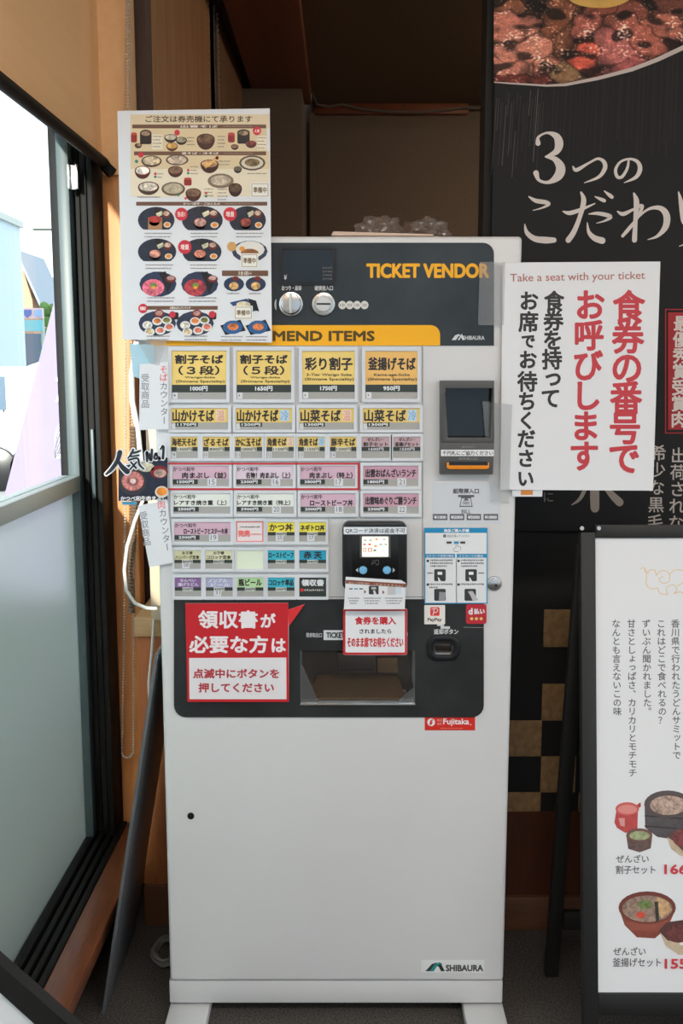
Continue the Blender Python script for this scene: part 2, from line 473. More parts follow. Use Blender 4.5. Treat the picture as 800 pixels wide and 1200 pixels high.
    def build(s, name, parent=None, m='ink'):
        me = bpy.data.meshes.new(name); me.from_pydata(s.v, [], s.f)
        at = me.color_attributes.new('ink', 'FLOAT_COLOR', 'CORNER')
        buf = []
        for f, c in zip(me.polygons, s.c): buf += list(c) * f.loop_total
        at.data.foreach_set('color', buf)
        n = s.pl.n
        bm = bmesh.new(); bm.from_mesh(me)
        for f in bm.faces:
            if f.normal.dot(n) < 0: f.normal_flip()
        bm.to_mesh(me); bm.free()
        return link_mesh(name, me, parent, (M[m],))
def slab(pts_px, plane, n0, n1, mb=None):
    """solid of the pixel outline on a real plane, from offset n0 to n1 along its normal"""
    mb = mb or MB()
    return mb.prism([plane.at(x, y) + plane.n * n0 for x, y in pts_px], plane.n * (n1 - n0))
INKD = (44, 42, 44); WHITE = (228, 230, 234)

# ================================================================ THE SETTING
KY = 0.01705                     # the window wall runs one degree off the machine's depth direction
def wx(a, y): return -a + KY * y
def wbox(mb, a0, a1, y0, y1, z0, z1):      # box along the window wall: a = distance left of the lens
    return mb.hexa([(wx(a0,y0),y0,z0),(wx(a1,y0),y0,z0),(wx(a1,y1),y1,z0),(wx(a0,y1),y1,z0),
                    (wx(a0,y0),y0,z1),(wx(a1,y0),y0,z1),(wx(a1,y1),y1,z1),(wx(a0,y1),y1,z1)])
ZS = 0.168        # sill height
ZT = 1.752        # top of the glazing
YE = 2.38         # far end of the window
struct('floor', MB().box(-0.8, 2.7, -3.3, 5.8, -0.05, 0.0), M['carpet'])
struct('ceiling', MB().box(-0.15, 2.7, 2.35, 5.7, 2.652, 2.70), M['ceil'])
struct('ceiling_left', MB().box(-0.8, -0.15, 2.35, 5.7, 2.80, 2.85), M['dark_wood'])
struct('ceiling_front', MB().box(-0.8, 2.7, -3.3, 2.35, 2.80, 2.85), M['ceil_front'])
struct('wall_back', MB().box(-0.8, 2.7, 5.5, 5.6, 0, 2.9), M['wallpaper'])
struct('wall_right', MB().box(2.6, 2.7, -3.3, -2.8, 0, 2.9).box(2.6, 2.7, 1.0, 5.6, 0, 2.9).box(2.6, 2.7, -2.8, 1.0, 0, 0.3).box(2.6, 2.7, -2.8, 1.0, 2.4, 2.9), M['wall_pale'])  # unseen opening added here to light the header opposite
w = MB()
wbox(w, 0.60, 0.72, -3.3, 0.45, 0, 2.85)            # solid wall left of the camera
struct('wall_left', w, M['wall_pale'])
w = MB(); wbox(w, 0.60, 0.72, 2.44, 5.6, 0, 2.85)
struct('wall_left_far', w, M['dark_wood'])
w = MB(); wbox(w, 0.60, 0.70, 0.45, 2.44, 0, ZS - 0.03)
struct('wall_left_low', w, M['dark_wood'])
w = MB(); wbox(w, 0.585, 0.604, -0.6, 2.40, ZT + 0.012, 2.80); wbox(w, 0.604, 0.72, -0.6, 2.44, ZT + 0.13, 2.80)
struct('trim_1', w, M['header'])
tb = MB(); wbox(tb, 0.5135, 0.578, 0.2, 2.37, ZS - 0.03, ZS + 0.004)
struct('trim_2', tb, M['sill'], bevel=0.006)
# facade with the entrance opening behind the camera
w = MB().box(-0.8, -0.45, -3.4, -3.3, 0, 2.85).box(2.4, 2.7, -3.4, -3.3, 0, 2.85).box(-0.45, 2.4, -3.4, -3.3, 2.4, 2.85)
struct('wall_front', w, M['wall_pale'])
# sliding-window frame: head rail, sill tracks, stiles, mid rail, panes
wf = thing('window_1', None, None, (wx(0.62, 1.7), 1.7, ZS)); wf['kind'] = 'structure'
m = MB(); wbox(m, 0.606, 0.70, 0.45, YE, ZT + 0.085, ZT + 0.128); m.build('head_rail', M['alu_black'], wf, bevel=0.003)
m = MB(); m.tube([(wx(0.578, y), y, ZT + 0.006) for y in (-0.3, 1.0, 1.6, 2.0, 2.25, 2.345)] + [(-0.53, 2.352, ZT - 0.006), (-0.518, 2.352, ZT - 0.018)], 0.013, 10)
m.build('round_rail', M['alu_black'], wf, smooth=True)
for a0, a1, z1 in ((0.578, 0.592, 0.004), (0.600, 0.612, 0.002), (0.620, 0.632, 0.002), (0.640, 0.70, 0.004)):
    m = MB(); wbox(m, a0, a1, 0.45, YE - 0.005, ZS - 0.03, ZS + z1); m.build('sill_track', M['alu_black'], wf, bevel=0.0015)
m = MB(); wbox(m, 0.578, 0.70, 0.45, YE - 0.005, ZS - 0.04, ZS - 0.012); m.build('track_bed', M['alu_black'], wf)
for a0, a1, y0, y1, mm in ((0.592, 0.604, 2.300, YE + 0.004, 'alu_black'), (0.608, 0.622, 2.310, 2.36, 'alu_black'), (0.626, 0.639, 2.320, 2.36, 'alu_black'),
                           (0.6405, 0.667, 2.290, 2.340, 'alu_grey'), (0.604, 0.70, 2.345, YE + 0.004, 'alu_black'), (0.59, 0.70, 0.46, 0.52, 'alu_black')):
    m = MB(); wbox(m, a0, a1, y0, y1, ZS, ZT + 0.085); m.build('stile', M[mm], wf, bevel=0.002)
m = MB(); wbox(m, 0.606, 0.614, 2.292, 2.300, 1.00, 1.16); m.build('pull_handle', M['alu_grey'], wf, bevel=0.002)
m = MB(); wbox(m, 0.640, 0.685, 0.52, 2.292, 1.018, 1.054); m.build('mid_rail', M['alu_pale'], wf, bevel=0.003)
m = MB(); wbox(m, 0.659, 0.665, 0.52, 2.292, 1.054, ZT + 0.085); m.build('pane', M['glass'], wf)
m = MB(); wbox(m, 0.659, 0.665, 0.52, 2.292, ZS - .02, 1.018); o = m.build('pane', M['frost'], wf); o['label'] = 'frosted lower pane'
q0 = PY(2.285).at(101, 193).z; q1 = PY(2.285).at(101, 222).z
m = MB(); wbox(m, 0.617, 0.640, 2.287, 2.291, q1, q0); wbox(m, 0.617, 0.622, 2.278, 2.287, q1, q0); wbox(m, 0.635, 0.640, 2.278, 2.287, q1, q0)
m.build('catch', M['steel'], wf, bevel=0.001)
# orange post at the window's far end, dark post behind it
struct('trim_3', MB().box(-0.549, -0.489, YE, YE + 0.06, 0, 1.735), M['post'], bevel=0.003)
struct('trim_9', MB().box(-0.545, -0.478, YE - 0.012, YE + 0.07, 1.735, 2.80), M['header'])
struct('trim_4', MB().box(-0.530, -0.455, 2.46, 2.54, 0, 2.80), M['dark_wood'])
struct('trim_5', MB().box(-0.42, -0.150, 2.4, 5.2, 2.58, 2.80), M['beam'], bevel=0.004)
struct('trim_6', MB().box(-0.14, 0.66, 5.46, 5.5, 2.60, 2.652), M['beam'], bevel=0.003)
struct('trim_7', MB().box(-0.165, -0.140, 5.44, 5.5, 0, 2.60), M['wallpaper'])
struct('trim_8', MB().box(0.735, 0.760, 5.485, 5.5, 0, 2.60), M['wallpaper'])
struct('wall_column', MB().box(-0.50, -0.185, 4.9, 5.5, 0, 2.58), M['wallpaper'])
# partition behind and right of the machine: black upper part with bronze checks, reddish wood foot
PYW = 2.19
struct('wall_partition', MB().box(0.30, 2.6, PYW, PYW + 0.08, 0.285, 2.60), M['partition'])
part = bpy.data.objects['wall_partition']
low = MB().box(0.30, 2.6, PYW - 0.004, PYW + 0.08, 0.0, 0.285); struct('wall_partition_foot', low, M['red_wood'])
struct('baseboard_right', MB().box(0.30, 2.6, PYW - 0.022, PYW - 0.004, 0.0, 0.082), M['base_wood'], bevel=0.004)
PW = PY(PYW)
for (x0, y0, x1, y1) in ((636.5, 714, 679, 758), (634.5, 801, 677, 844), (633, 886, 674, 928), (594, 844, 634, 886), (592.5, 928, 633, 950.5), (679, 844, 720, 886), (677, 928, 717, 950.5)):
    a = PW.at((x0 + x1) / 2 - (x1 - x0) / 2, (y0 + y1) / 2); b = PW.at(x1, (y0 + y1) / 2)
    zt = PW.at(x0, y0).z; zb = PW.at(x0, y1).z
    MB().box(a.x, b.x, PYW - 0.003, PYW, zb, zt).build('checker_tile', M['tile'], part, bevel=0.0008, seg=1)
# low counter the machine backs on to
ct = thing('service_counter', 'low wooden counter with a pale edge behind the ticket machine', 'counter', (-0.08, 2.40, 0))
MB().box(-0.462, 0.298, 2.20, 2.62, 0.0, 0.70).build('body', M['counter'], ct)
MB().box(-0.466, 0.298, 2.185, 2.63, 0.70, 0.745).build('countertop', M['counter_edge'], ct, bevel=0.004)
MB().box(-0.462, 0.298, 2.188, 2.20, 0.0, 0.10).build('kickboard', M['base_wood'], ct, bevel=0.002)

# wood-look blinds along the far left wall
def blind(y0, y1, a, mm, label):
    t = thing('roller_blind', label, 'blind', (wx(a, (y0+y1)/2), (y0+y1)/2, 0.9), 'wood-grain blinds on the left wall')
    m = MB(); wbox(m, a, a + 0.006, y0, y1, 0.9, 2.66); m.build('cloth', M[mm], t)
    m = MB(); wbox(m, a - 0.006, a + 0.012, y0, y1, 0.88, 0.90); m.build('bottom_bar', M['dark_wood'], t, bevel=0.003)
    m = MB(); wbox(m, a - 0.03, a + 0.03, y0, y1, 2.66, 2.72); m.build('cassette', M['dark_wood'], t, bevel=0.004)
    for yy in (y0 + 0.06, y1 - 0.06):
        m = MB(); pts = [(wx(a - 0.0015, yy), yy, 0.92 + 0.02 * k) for k in range(87)]
        m.beads(pts, 0.0036); m.build('stitching', M['bead'], t)
blind(2.60, 3.86, 0.545, 'blind', 'wood-grain blind just behind the orange post, above the menu poster')
blind(4.02, 5.30, 0.545, 'blind2', 'darker wood-grain blind farther back beside the taupe column')

def bead_loop(name, label, x, y, z0, z1, dx, dy=0.0, xt=None):
    pts = []; n = int((z1 - z0) / 0.0070); xt = x if xt is None else xt
    for i in range(n):
        k = i / n; xx = x + (xt - x) * k; dd = dx * (1 - k * .9)
        pts.append((xx + 0.003 * math.sin(i * 0.02), y, z0 + (z1 - z0) * k))
        pts.append((xx + dd + 0.004 * math.sin(i * 0.017 + 1), y + dy, z0 + (z1 - z0) * k))
    for k in range(7):
        a = math.pi * (k + 0.5) / 7
        pts.append((x + dx / 2 - math.cos(a) * dx / 2, y + dy / 2, z0 - abs(dx) / 2 * math.sin(a)))
    o = MB().beads(pts, 0.0030).build(name, M['bead'])
    return tag(o, label, 'chain')
bead_loop('bead_chain', 'steel bead chain loop hanging against the orange window post', -0.540, 2.352, 0.36, 2.62, 0.024, 0.0, -0.452)
bead_loop('bead_chain', 'steel bead chain loop between the two wood-grain blinds', wx(0.535, 3.92), 3.92, 0.9, 2.62, 0.03, 0.08)

# cable tacked round the ceiling edge
pts = []
for px, py in ((333, 0), (340, 22), (347, 50), (353, 72), (360, 95), (366, 110), (371, 122)):
    k = (py / 122); yy = 4.0 + 1.42 * k
    pts.append(tuple(PY(yy).at(px, py)))
for px, py in ((385, 125), (400, 122), (425, 128), (455, 131), (490, 132), (520, 129), (545, 126), (575, 126)):
    pts.append(tuple(PY(5.44).at(px, py)))
tag(MB().tube(pts, 0.006, 8).build('ceiling_cable', M['cable_grey'], smooth=True), 'thin grey cable draped along the edge of the dark ceiling', 'cable')

# ================================================================ TICKET MACHINE
YF = 1.85
F = PY(YF)
XL, XR, ZB, ZTM = -0.347, 0.3248, 0.0297, 1.532
tm = thing('ticket_machine', 'white ticket vending machine with rows of yellow, pink and blue buttons', 'ticket machine', ((XL+XR)/2, 2.0, 0))
MB().box(XL + 0.002, XR - 0.002, YF + 0.10, 2.16, ZB, ZTM).build('cabinet', M['paint_edge'], tm, bevel=0.004)
ZD = F.at(300, 1150).z
def px_rect(x0, y0, x1, y1, pl=F):
    a = pl.at(x0, (y0+y1)/2); b = pl.at(x1, (y0+y1)/2); c = pl.at((x0+x1)/2, y0); d = pl.at((x0+x1)/2, y1)
    return a.x, b.x, d.z, c.z
door = MB().box(XL + 0.003, XR, YF, YF + 0.098, ZD, ZTM + 0.002).build('door', M['paint'], tm, bevel=0.007, seg=3)
tx0, tx1, tz0, tz1 = px_rect(352, 762, 486, 824)
bx0, bx1, bz0, bz1 = px_rect(521, 452, 577, 518)
cx0, cx1, cz0, cz1 = px_rect(508, 752, 531, 767)
dx0, dx1, dz0, dz1 = px_rect(330, 292, 391, 331)
cut(door, [(tx0, tx1, YF - 0.02, YF + 0.085, tz0, tz1), (cx0, cx1, YF - 0.02, YF + 0.03, cz0, cz1), (bx0, bx1, YF - 0.02, YF + 0.02, bz0, bz1)])
MB().box(XL, XR, YF + 0.006, YF + 0.10, ZB, ZD - 0.0025).build('plinth', M['paint_edge'], tm, bevel=0.003)
MB().disc(F.at(223.5, 956) + Vector((0, 0.004, 0)), 0.0068, (0, -1, 0), 0.0056, 24).build('key_hole', M['black_plastic'], tm)
for x0, x1 in ((198, 245), (543, 590)):
    a = F.at(x0, 1180).x; b = F.at(x1, 1180).x
    MB().box(a, b, YF - 0.28, 2.12, 0.0, 0.0235).box(a + .01, b - .01, YF + .03, 2.1, .0235, ZB + .001).build('foot', M['paint_edge'], tm, bevel=0.003)

# --- upper charcoal panel, yellow band
up = slab(rrect(176, 284.5, 578.5, 405, 13, corners=(0, 1, 0, 0)), F, 0, 0.0016).build('upper_panel', M['black_panel'], tm)
P = Print(F.lift(0.0018))
P.poly(rrect(176, 381, 515.5, 405, 11, corners=(0, 1, 0, 0)), (247, 178, 22), 1)
P.text('RECOMMEND ITEMS', 247, 387.5, 439, 400, (84, 66, 20), 2, bold=0.75)
P.text('TICKET VENDOR', 429, 308.5, 573, 326, (246, 178, 30), 2, bold=.95, res=4)
P.text('おつり・返却', 330, 334.5, 353, 340.5, (200, 200, 200), 2, bold=0.15)
P.text('硬貨投入口', 368.5, 334.5, 390, 340.5, (200, 200, 200), 2, bold=0.15)
for cx, t in ((401, '10'), (409.6, '50'), (418.2, '100'), (427, '500')):
    P.oval(cx, 357.5, 4.6, 4.9, (214, 212, 208), 1)
    P.text(t, cx - 2.6, 355.8, cx + 2.6, 359.3, (90, 90, 90), 2)
P.poly([(529, 398.5), (533, 393), (537, 391.5), (540, 393), (537, 394), (534, 398.5)], (205, 208, 210), 2)
P.poly([(536, 398.5), (541, 391), (544, 398.5), (541.6, 398.5), (540, 395), (538, 398.5)], (205, 208, 210), 2)
P.text('SHIBAURA', 542, 393.4, 567.5, 398.3, (205, 208, 210), 2, bold=0.15)
P.build('panel_lettering', tm)
for x in (321, ):   # curved arrow marks beside the knob
    Q = Print(F.lift(0.0018)); Q.line(ell(341, 357, 18.5, 18.5, 8, 160, 200), [0.5, 1.5, 2, 2, 2.2, 2, 2, 1.5, 0.5], (210, 210, 208), 1); Q.build('arrow_mark', tm)
# display
g = F.lift(0.0055)
MB().ring([g.at(*p) for p in rrect(327, 289, 394, 334, 4)], [g.at(*p) for p in rrect(330.5, 292.5, 390.5, 330.5, 2)], (0, 0.0045, 0)).build('display_bezel', M['black_plastic'], tm)
scr = slab(rrect(330.5, 292.5, 390.5, 330.5, 2), F, 0.0015, 0.0025).build('display', M['black_gloss'], tm)
P = Print(F.lift(0.0027)); P.text('¥', 332.5, 322, 336, 328, (190, 190, 190), 1, bold=.2)
for i in range(4): P.squiggle(378, 389, 314 + i * 4.2, 2.6, (96, 92, 90), 1)
P.build('display_lettering', tm)
# return knob and coin slot
k = thing('tmp', None, None, (0, 0, 0)); bpy.data.objects.remove(k)
c = F.at(341, 356.5)
kn = MB().disc(c, 0.0215, (0, -1, 0), 0.006, 36).disc(c + Vector((0, -0.006, 0)), 0.019, (0, -1, 0), 0.012, 36, 0.0175).build('return_knob', M['steel'], tm, bevel=0.0008)
MB().box(c.x - 0.0022, c.x + 0.0022, YF - 0.026, YF - 0.018, c.z - 0.017, c.z + 0.017).build('knob_grip', M['paint_edge'], kn, bevel=0.0009)
c = F.at(379, 356.5)
cs = MB().disc(c, 0.0225, (0, -1, 0), 0.007, 36, 0.0205).build('coin_slot_plate', M['steel'], tm, bevel=0.0008)
MB().disc(c + Vector((0, -0.007, 0)), 0.015, (0, -1, 0), 0.003, 32, 0.013).build('slot_boss', M['paint_edge'], cs, bevel=0.0006)
MB().box(c.x - 0.0125, c.x + 0.0125, YF - 0.0113, YF - 0.0095, c.z - 0.0013, c.z + 0.0013).build('coin_slot', M['black_plastic'], cs)

# --- ticket buttons
YEL, YE2, PNK, WHT, GRN, CYN = (242, 210, 122), (234, 202, 112), (214, 178, 196), (232, 236, 228), (188, 222, 170), (60, 184, 206)
DK = (52, 60, 56)
def button(x0, y0, x1, y1, kind, bg, lines, price, num='', fg=INKD, label=None, house=None):
    h = house or {'A': (4, 5, 4, 4), 'B': (3.5, 4, 4, 3.5), 'C': (3, 4, 3, 3.5), 'D': (3.5, 4, 3.5, 4), 'E': (3, 3.5, 3, 3.5)}[kind]
    pl = F.lift(0.007)
    outer = rrect(x0 - h[0], y0 - h[1], x1 + h[2], y1 + h[3], 1.5, 2); inner = rrect(x0, y0, x1, y1, 0.4, 2)
    b = MB().ring([pl.at(*p) for p in outer], [pl.at(*p) for p in inner], (0, 0.0065, 0)).build('ticket_button', M['button'], tm, bevel=0.0007, seg=1)
    if label: b['label'] = label
    slab([(x0 - .3, y0 - .3), (x1 + .3, y0 - .3), (x1 + .3, y1 + .3), (x0 - .3, y1 + .3)], F, 0.0005, 0.004).build('insert', M['card_grey'], b)
    P = Print(F.lift(0.0042)); W = x1 - x0; H = y1 - y0
    T = Print(F.lift(0.0046))
    if kind == 'A':
        P.rect(x0, y0, x1, y0 + H*.70, bg, 1); P.rect(x0, y0 + H*.70, x1, y0 + H*.855, DK, 1)
        T.text(price, x0 + W*.34, y0 + H*.725, x0 + W*.66, y0 + H*.83, WHITE, 1, bold=.3)
        for (t, a0, b0, a1, b1, bo) in lines: T.text(t, a0, b0, a1, b1, fg, 1, bold=bo, res=3)
        P.rect(x0 + 1, y1 - 8, x0 + 7, y1 - .6, (222, 224, 226), 2); T.squiggle(x0 + 2.8, x0 + 5, y1 - 4.6, 3, (120, 120, 130), 2)
        for q in (.55, .78): P.squiggle(x0 + W*q - 1, x0 + W*q + 1.2, y1 - 5.5, 1, (128, 126, 122), 2)
    elif kind == 'B':
        P.rect(x0, y0, x1, y0 + H*.66, bg, 1); P.rect(x0 + 5, y0 + H*.66, x0 + W*.47, y1 - 3.5, DK, 1)
        T.text(price, x0 + 7, y0 + H*.69, x0 + W*.44, y1 - 4.2, WHITE, 1, bold=.2)
        T.text(lines[0], x0 + 1.5, y0 + 1.5, x0 + W*.76, y0 + H*.63, fg, 1, bold=.45, res=3)
        cold = lines[1] == '冷'
        P.rect(x0 + W*.79, y0 + 1.8, x0 + W*.95, y0 + H*.6, (188, 214, 232) if cold else (238, 214, 190), 2)
        T.text(lines[1], x0 + W*.80, y0 + 2.6, x0 + W*.94, y0 + H*.57, (110, 160, 200) if cold else (224, 150, 130), 2)
        P.rect(x0 + .5, y1 - 7, x0 + 5, y1 - .5, (214, 216, 218), 2)
    elif kind == 'C':
        two = len(lines) > 1 and lines[1] not in '温冷'
        P.rect(x0, y0, x1, y0 + H*.47, bg, 1); P.rect(x0, y0 + H*.47, x1, y0 + H*.66, DK, 1)
        if two:
            T.text(lines[0], x0 + W*.2, y0 + .8, x0 + W*.8, y0 + H*.20, fg, 1, bold=.15)
            T.text(lines[1], x0 + 2, y0 + H*.24, x1 - 2, y0 + H*.45, fg, 1, bold=.2)
            T.text(price, x0 + W*.25, y0 + H*.50, x0 + W*.78, y0 + H*.64, WHITE, 1, bold=.1)
        else:
            k = .74 if len(lines) > 1 else .96
            T.text(lines[0], x0 + 1.2, y0 + 1.4, x0 + W*k, y0 + H*.43, fg, 1, bold=.3)
            if len(lines) > 1:
                cold = lines[1] == '冷'; P.rect(x0 + W*.76, y0 + .8, x0 + W*.97, y0 + H*.42, (176, 212, 232) if cold else (236, 222, 200), 2)
                T.text(lines[1], x0 + W*.78, y0 + 1.6, x0 + W*.95, y0 + H*.40, (110, 160, 200) if cold else (226, 160, 140), 2)
            P.rect(x0 + W*.22, y0 + H*.47, x0 + W*.8, y0 + H*.67, (214, 214, 200), 2)
            T.text(price, x0 + W*.25, y0 + H*.50, x0 + W*.78, y0 + H*.65, DK, 2, bold=.1)
        if num: P.rect(x0 + 1, y1 - 7.5, x0 + 6.5, y1 - .6, (214, 216, 218), 2); T.text(num, x0 + 2, y1 - 6.2, x0 + 5.5, y1 - 2, (120, 120, 126), 2)
    elif kind == 'D':
        P.rect(x0, y0, x1, y0 + H*.64, bg, 1); P.rect(x0, y0 + H*.66, x0 + W*.45, y1 - 2.5, DK, 1)
        if price: T.text(price, x0 + W*.08, y0 + H*.69, x0 + W*.38, y1 - 3.4, WHITE, 1, bold=.2)
        if len(lines) == 3:
            T.text(lines[0], x0 + .8, y0 + 1.2, x0 + W*.4, y0 + H*.27, fg, 1, bold=.1)
            if lines[2] == 'r': T.text(lines[1], x0 + W*.17, y0 + H*.30, x1 - 3, y0 + H*.62, fg, 1, bold=.3)
            else: T.text(lines[1], x0 + .8, y0 + H*.32, x1 - 4, y0 + H*.58, fg, 1, bold=.2)
        else: T.text(lines[0], x0 + 2.5, y0 + H*.14, x1 - 2.5, y0 + H*.56, fg, 1, bold=.3)
        if num: P.rect(x0 + W*.62, y0 + H*.60, x0 + W*.78, y1 - .8, (218, 220, 224), 2); T.text(num, x0 + W*.65, y0 + H*.65, x0 + W*.75, y1 - 2.2, (110, 110, 118), 2)
    elif kind == 'E':
        f = .50 if price else .98
        P.rect(x0, y0, x1, y0 + H*f, bg, 1)
        if price:
            P.rect(x0, y0 + H*.50, x1, y0 + H*.67, DK, 1); P.rect(x0 + W*.3, y0 + H*.50, x0 + W*.7, y0 + H*.70, (206, 210, 204), 2)
            T.text(price, x0 + W*.32, y0 + H*.53, x0 + W*.68, y0 + H*.67, DK, 2, bold=.1)
        for (t, fx0, fy0, fx1, fy1, bo) in lines: T.text(t, x0 + W*fx0, y0 + H*fy0, x0 + W*fx1, y0 + H*fy1, fg, 2, bold=bo)
        if num: P.rect(x0 + W*.3, y0 + H*.62, x0 + W*.58, y1 - 1, (218, 220, 224), 3); T.text(num, x0 + W*.36, y0 + H*.68, x0 + W*.54, y1 - 3, (110, 110, 118), 3)
    P.build('label_card', b, 'ink_gloss')
    if T.v: T.build('lettering', b, 'ink_gloss')
    return b
SS = '(Shimane Speciality)'
button(201, 411, 265, 468, 'A', YEL, [('割子そば', 205, 415.5, 261.5, 426.5, .5), ('（３段）', 209, 428.5, 257, 439.5, .4), ('Warigo-Soba', 216.5, 441, 252, 444, .1), (SS, 206, 445.3, 263, 449.2, .1)], '1000円', label='large yellow ticket button reading 割子そば（３段）')
button(277, 411, 341, 468, 'A', YEL, [('割子そば', 281, 415.5, 337, 426.5, .5), ('（５段）', 285, 428.5, 333, 439.5, .4), ('Warigo-Soba', 293, 441, 328, 444, .1), (SS, 282, 445.3, 339, 449.2, .1)], '1650円', label='large yellow ticket button reading 割子そば（５段）')
button(354, 411.5, 415.5, 467.5, 'A', YEL, [('彩り割子', 357, 418.5, 413, 434, .5), ('3-Tier Warigo Soba', 359, 437.5, 412, 441.5, .1), (SS, 357, 442.5, 414.5, 446.8, .1)], '1750円', label='large yellow ticket button reading 彩り割子')
button(428, 411.5, 489, 467.5, 'A', (240, 190, 108), [('釜揚げそば', 431, 418.5, 487, 434, .5), ('Kama-age-Soba', 438, 437.5, 480, 441.5, .1), (SS, 431, 442.5, 488, 446.8, .1)], '950円', label='large orange-yellow ticket button reading 釜揚げそば')
for x0, x1, t, q, p in ((200.5, 267, '山かけそば', '温', '1170円'), (276, 342, '山かけそば', '冷', '1200円'), (350.5, 414.5, '山菜そば', '温', '1300円'), (425, 491.5, '山菜そば', '冷', '1300円')):
    button(x0, 478.5, x1, 503.5, 'B', YE2, [t, q], p, label='wide yellow ticket button reading %s (%s)' % (t, q))
for x0, x1, bg, ls, p, n in ((200, 231.5, YE2, ['海老天そば'], '1450円', '9'), (237.5, 269, YE2, ['ざるそば'], '800円', '10'), (275, 307, YE2, ['かに玉そば'], '1000円', '11'),
                             (312, 344, YE2, ['角煮そば', '温'], '1150円', '12'), (349, 380.5, YE2, ['角煮そば', '冷'], '1150円', '13'), (386.5, 417.5, YE2, ['豚辛そば'], '1200円', '14'),
                             (423.5, 456.5, (198, 166, 172), ['ぜんざい・', '割子セット'], '1600円', ''), (460.5, 492.5, (198, 166, 172), ['ぜんざい・', '釜揚げセット'], '1550円', '')):
    button(x0, 512, x1, 537, 'C', bg, ls, p, n, label='small %s ticket button reading %s' % ('yellow' if bg == YE2 else 'mauve', ' '.join(ls)))
button(202, 546, 268, 570, 'D', PNK, ['かつべ和牛', '肉まぶし（並）', 'r'], '1500円', '15', label='pink ticket button reading 肉まぶし（並）')
button(276.5, 546, 343, 570, 'D', (224, 206, 220), ['かつべ和牛', '名物！肉まぶし（上）', 'r'], '2300円', '16', label='pink ticket button reading 肉まぶし（上）')
button(351.5, 546, 416, 570, 'D', PNK, ['かつべ和牛', '肉まぶし（特上）', 'r'], '3800円', '17', label='pink ticket button reading 肉まぶし（特上）')
button(425.5, 546, 490, 570, 'D', (204, 158, 176), ['出雲おばんざいランチ'], '1800円', '21', label='pink ticket button reading 出雲おばんざいランチ')
button(203, 578.5, 269.5, 602, 'D', WHT, ['かつべ和牛', 'レアすき焼き重（上）', 'l'], '2500円', '', label='white ticket button reading レアすき焼き重（上）')
button(277, 578.5, 344, 602, 'D', WHT, ['かつべ和牛', 'レアすき焼き重（特上）', 'l'], '3900円', '20', label='white ticket button reading レアすき焼き重（特上）')
button(352, 578.5, 416.5, 602, 'D', PNK, ['かつべ和牛', 'ローストビーフ丼', 'r'], '2000円', '18', label='pink ticket button reading ローストビーフ丼')
button(425.5, 578.5, 490.5, 602, 'D', (204, 158, 176), ['出雲味めぐりご膳ランチ'], '2300円', '22', label='pink ticket button reading 出雲味めぐりご膳ランチ')
button(204, 612, 270, 635, 'D', PNK, ['かつべ和牛', 'ローストビーフとステーキ丼', 'r'], '2300円', '19', label='pink ticket button reading ローストビーフとステーキ丼')
b = button(276.5, 611, 308.5, 635, 'E', (238, 228, 228), [], '', label='sold-out ticket button with a white card framed in red')
P = Print(F.lift(0.0052)); P.frame(276.5, 611, 308.5, 635, 1.2, (232, 120, 120), 1); P.squiggle(281, 304, 617.5, 1.8, (90, 90, 96), 1); P.text('完売', 279, 621, 293, 629, (236, 110, 104), 1, bold=.35); P.squiggle(294, 306, 626, 2, (230, 130, 130), 1); P.build('sold_out_print', b)
EY = (240, 226, 78)
button(313.5, 612, 345, 635, 'E', EY, [('かつ丼', .06, .07, .94, .45, .3)], '900円', '25', label='bright yellow ticket button reading かつ丼')
button(350.5, 612, 381.5, 635, 'E', EY, [('ネギトロ丼', .04, .12, .96, .44, .3)], '900円', '27', label='bright yellow ticket button reading ネギトロ丼')
BG = (214, 212, 172)
button(204, 645, 235, 667, 'E', BG, [('お子様', .3, .05, .7, .22, .1), ('ハンバーグ定食', .05, .26, .95, .46, .15)], '800円', '28', label='beige ticket button reading お子様 ハンバーグ定食')
button(240.5, 645, 272, 667, 'E', (222, 220, 186), [('お子様', .3, .05, .7, .22, .1), ('コロッケ定食', .05, .26, .95, .46, .15)], '800円', '', label='beige ticket button reading お子様 コロッケ定食')
button(277, 645, 308.5, 667, 'E', (226, 236, 214), [], '', label='pale green ticket button with no writing')
button(313.5, 645, 345, 667, 'E', CYN, [('ローストビーフ', .04, .08, .96, .40, .25)], '990円', '', label='cyan ticket button reading ローストビーフ')
button(350.5, 645, 382, 667, 'E', (44, 160, 194), [('赤 天', .16, .05, .84, .44, .35)], '440円', '', label='blue ticket button reading 赤天')
button(204.5, 677, 235.5, 699.5, 'E', (142, 104, 160), [('せんべい', .2, .06, .8, .22, .1), ('揚げうどん', .12, .26, .9, .44, .1)], '550円', '', fg=WHITE, label='purple ticket button at the lower left corner')
button(241, 677, 272.5, 699.5, 'E', (176, 178, 208), [('ノンアル', .1, .06, .8, .24, .1), ('ビール', .2, .28, .9, .46, .1)], '450円', '31', fg=(236, 236, 244), label='lilac ticket button numbered 31')
button(277.5, 677, 308.5, 699.5, 'E', GRN, [('瓶ビール', .06, .06, .94, .44, .3)], '600円', '', label='pale green ticket button reading 瓶ビール')
button(313.5, 677, 345, 699.5, 'E', CYN, [('コロッケ単品', .04, .08, .96, .42, .25)], '300円', '', label='cyan ticket button reading コロッケ単品')
b = button(350.5, 677, 382, 699.5, 'E', DK, [('領収書', .08, .08, .92, .44, .4)], '', '', fg=WHITE, label='dark ticket button reading 領収書')
P = Print(F.lift(0.0052)); P.oval(353.6, 691.5, 2.0, 2.0, (214, 60, 50), 1); P.squiggle(356.5, 379, 691.5, 2.4, (190, 190, 186), 1); P.build('button_note', b)
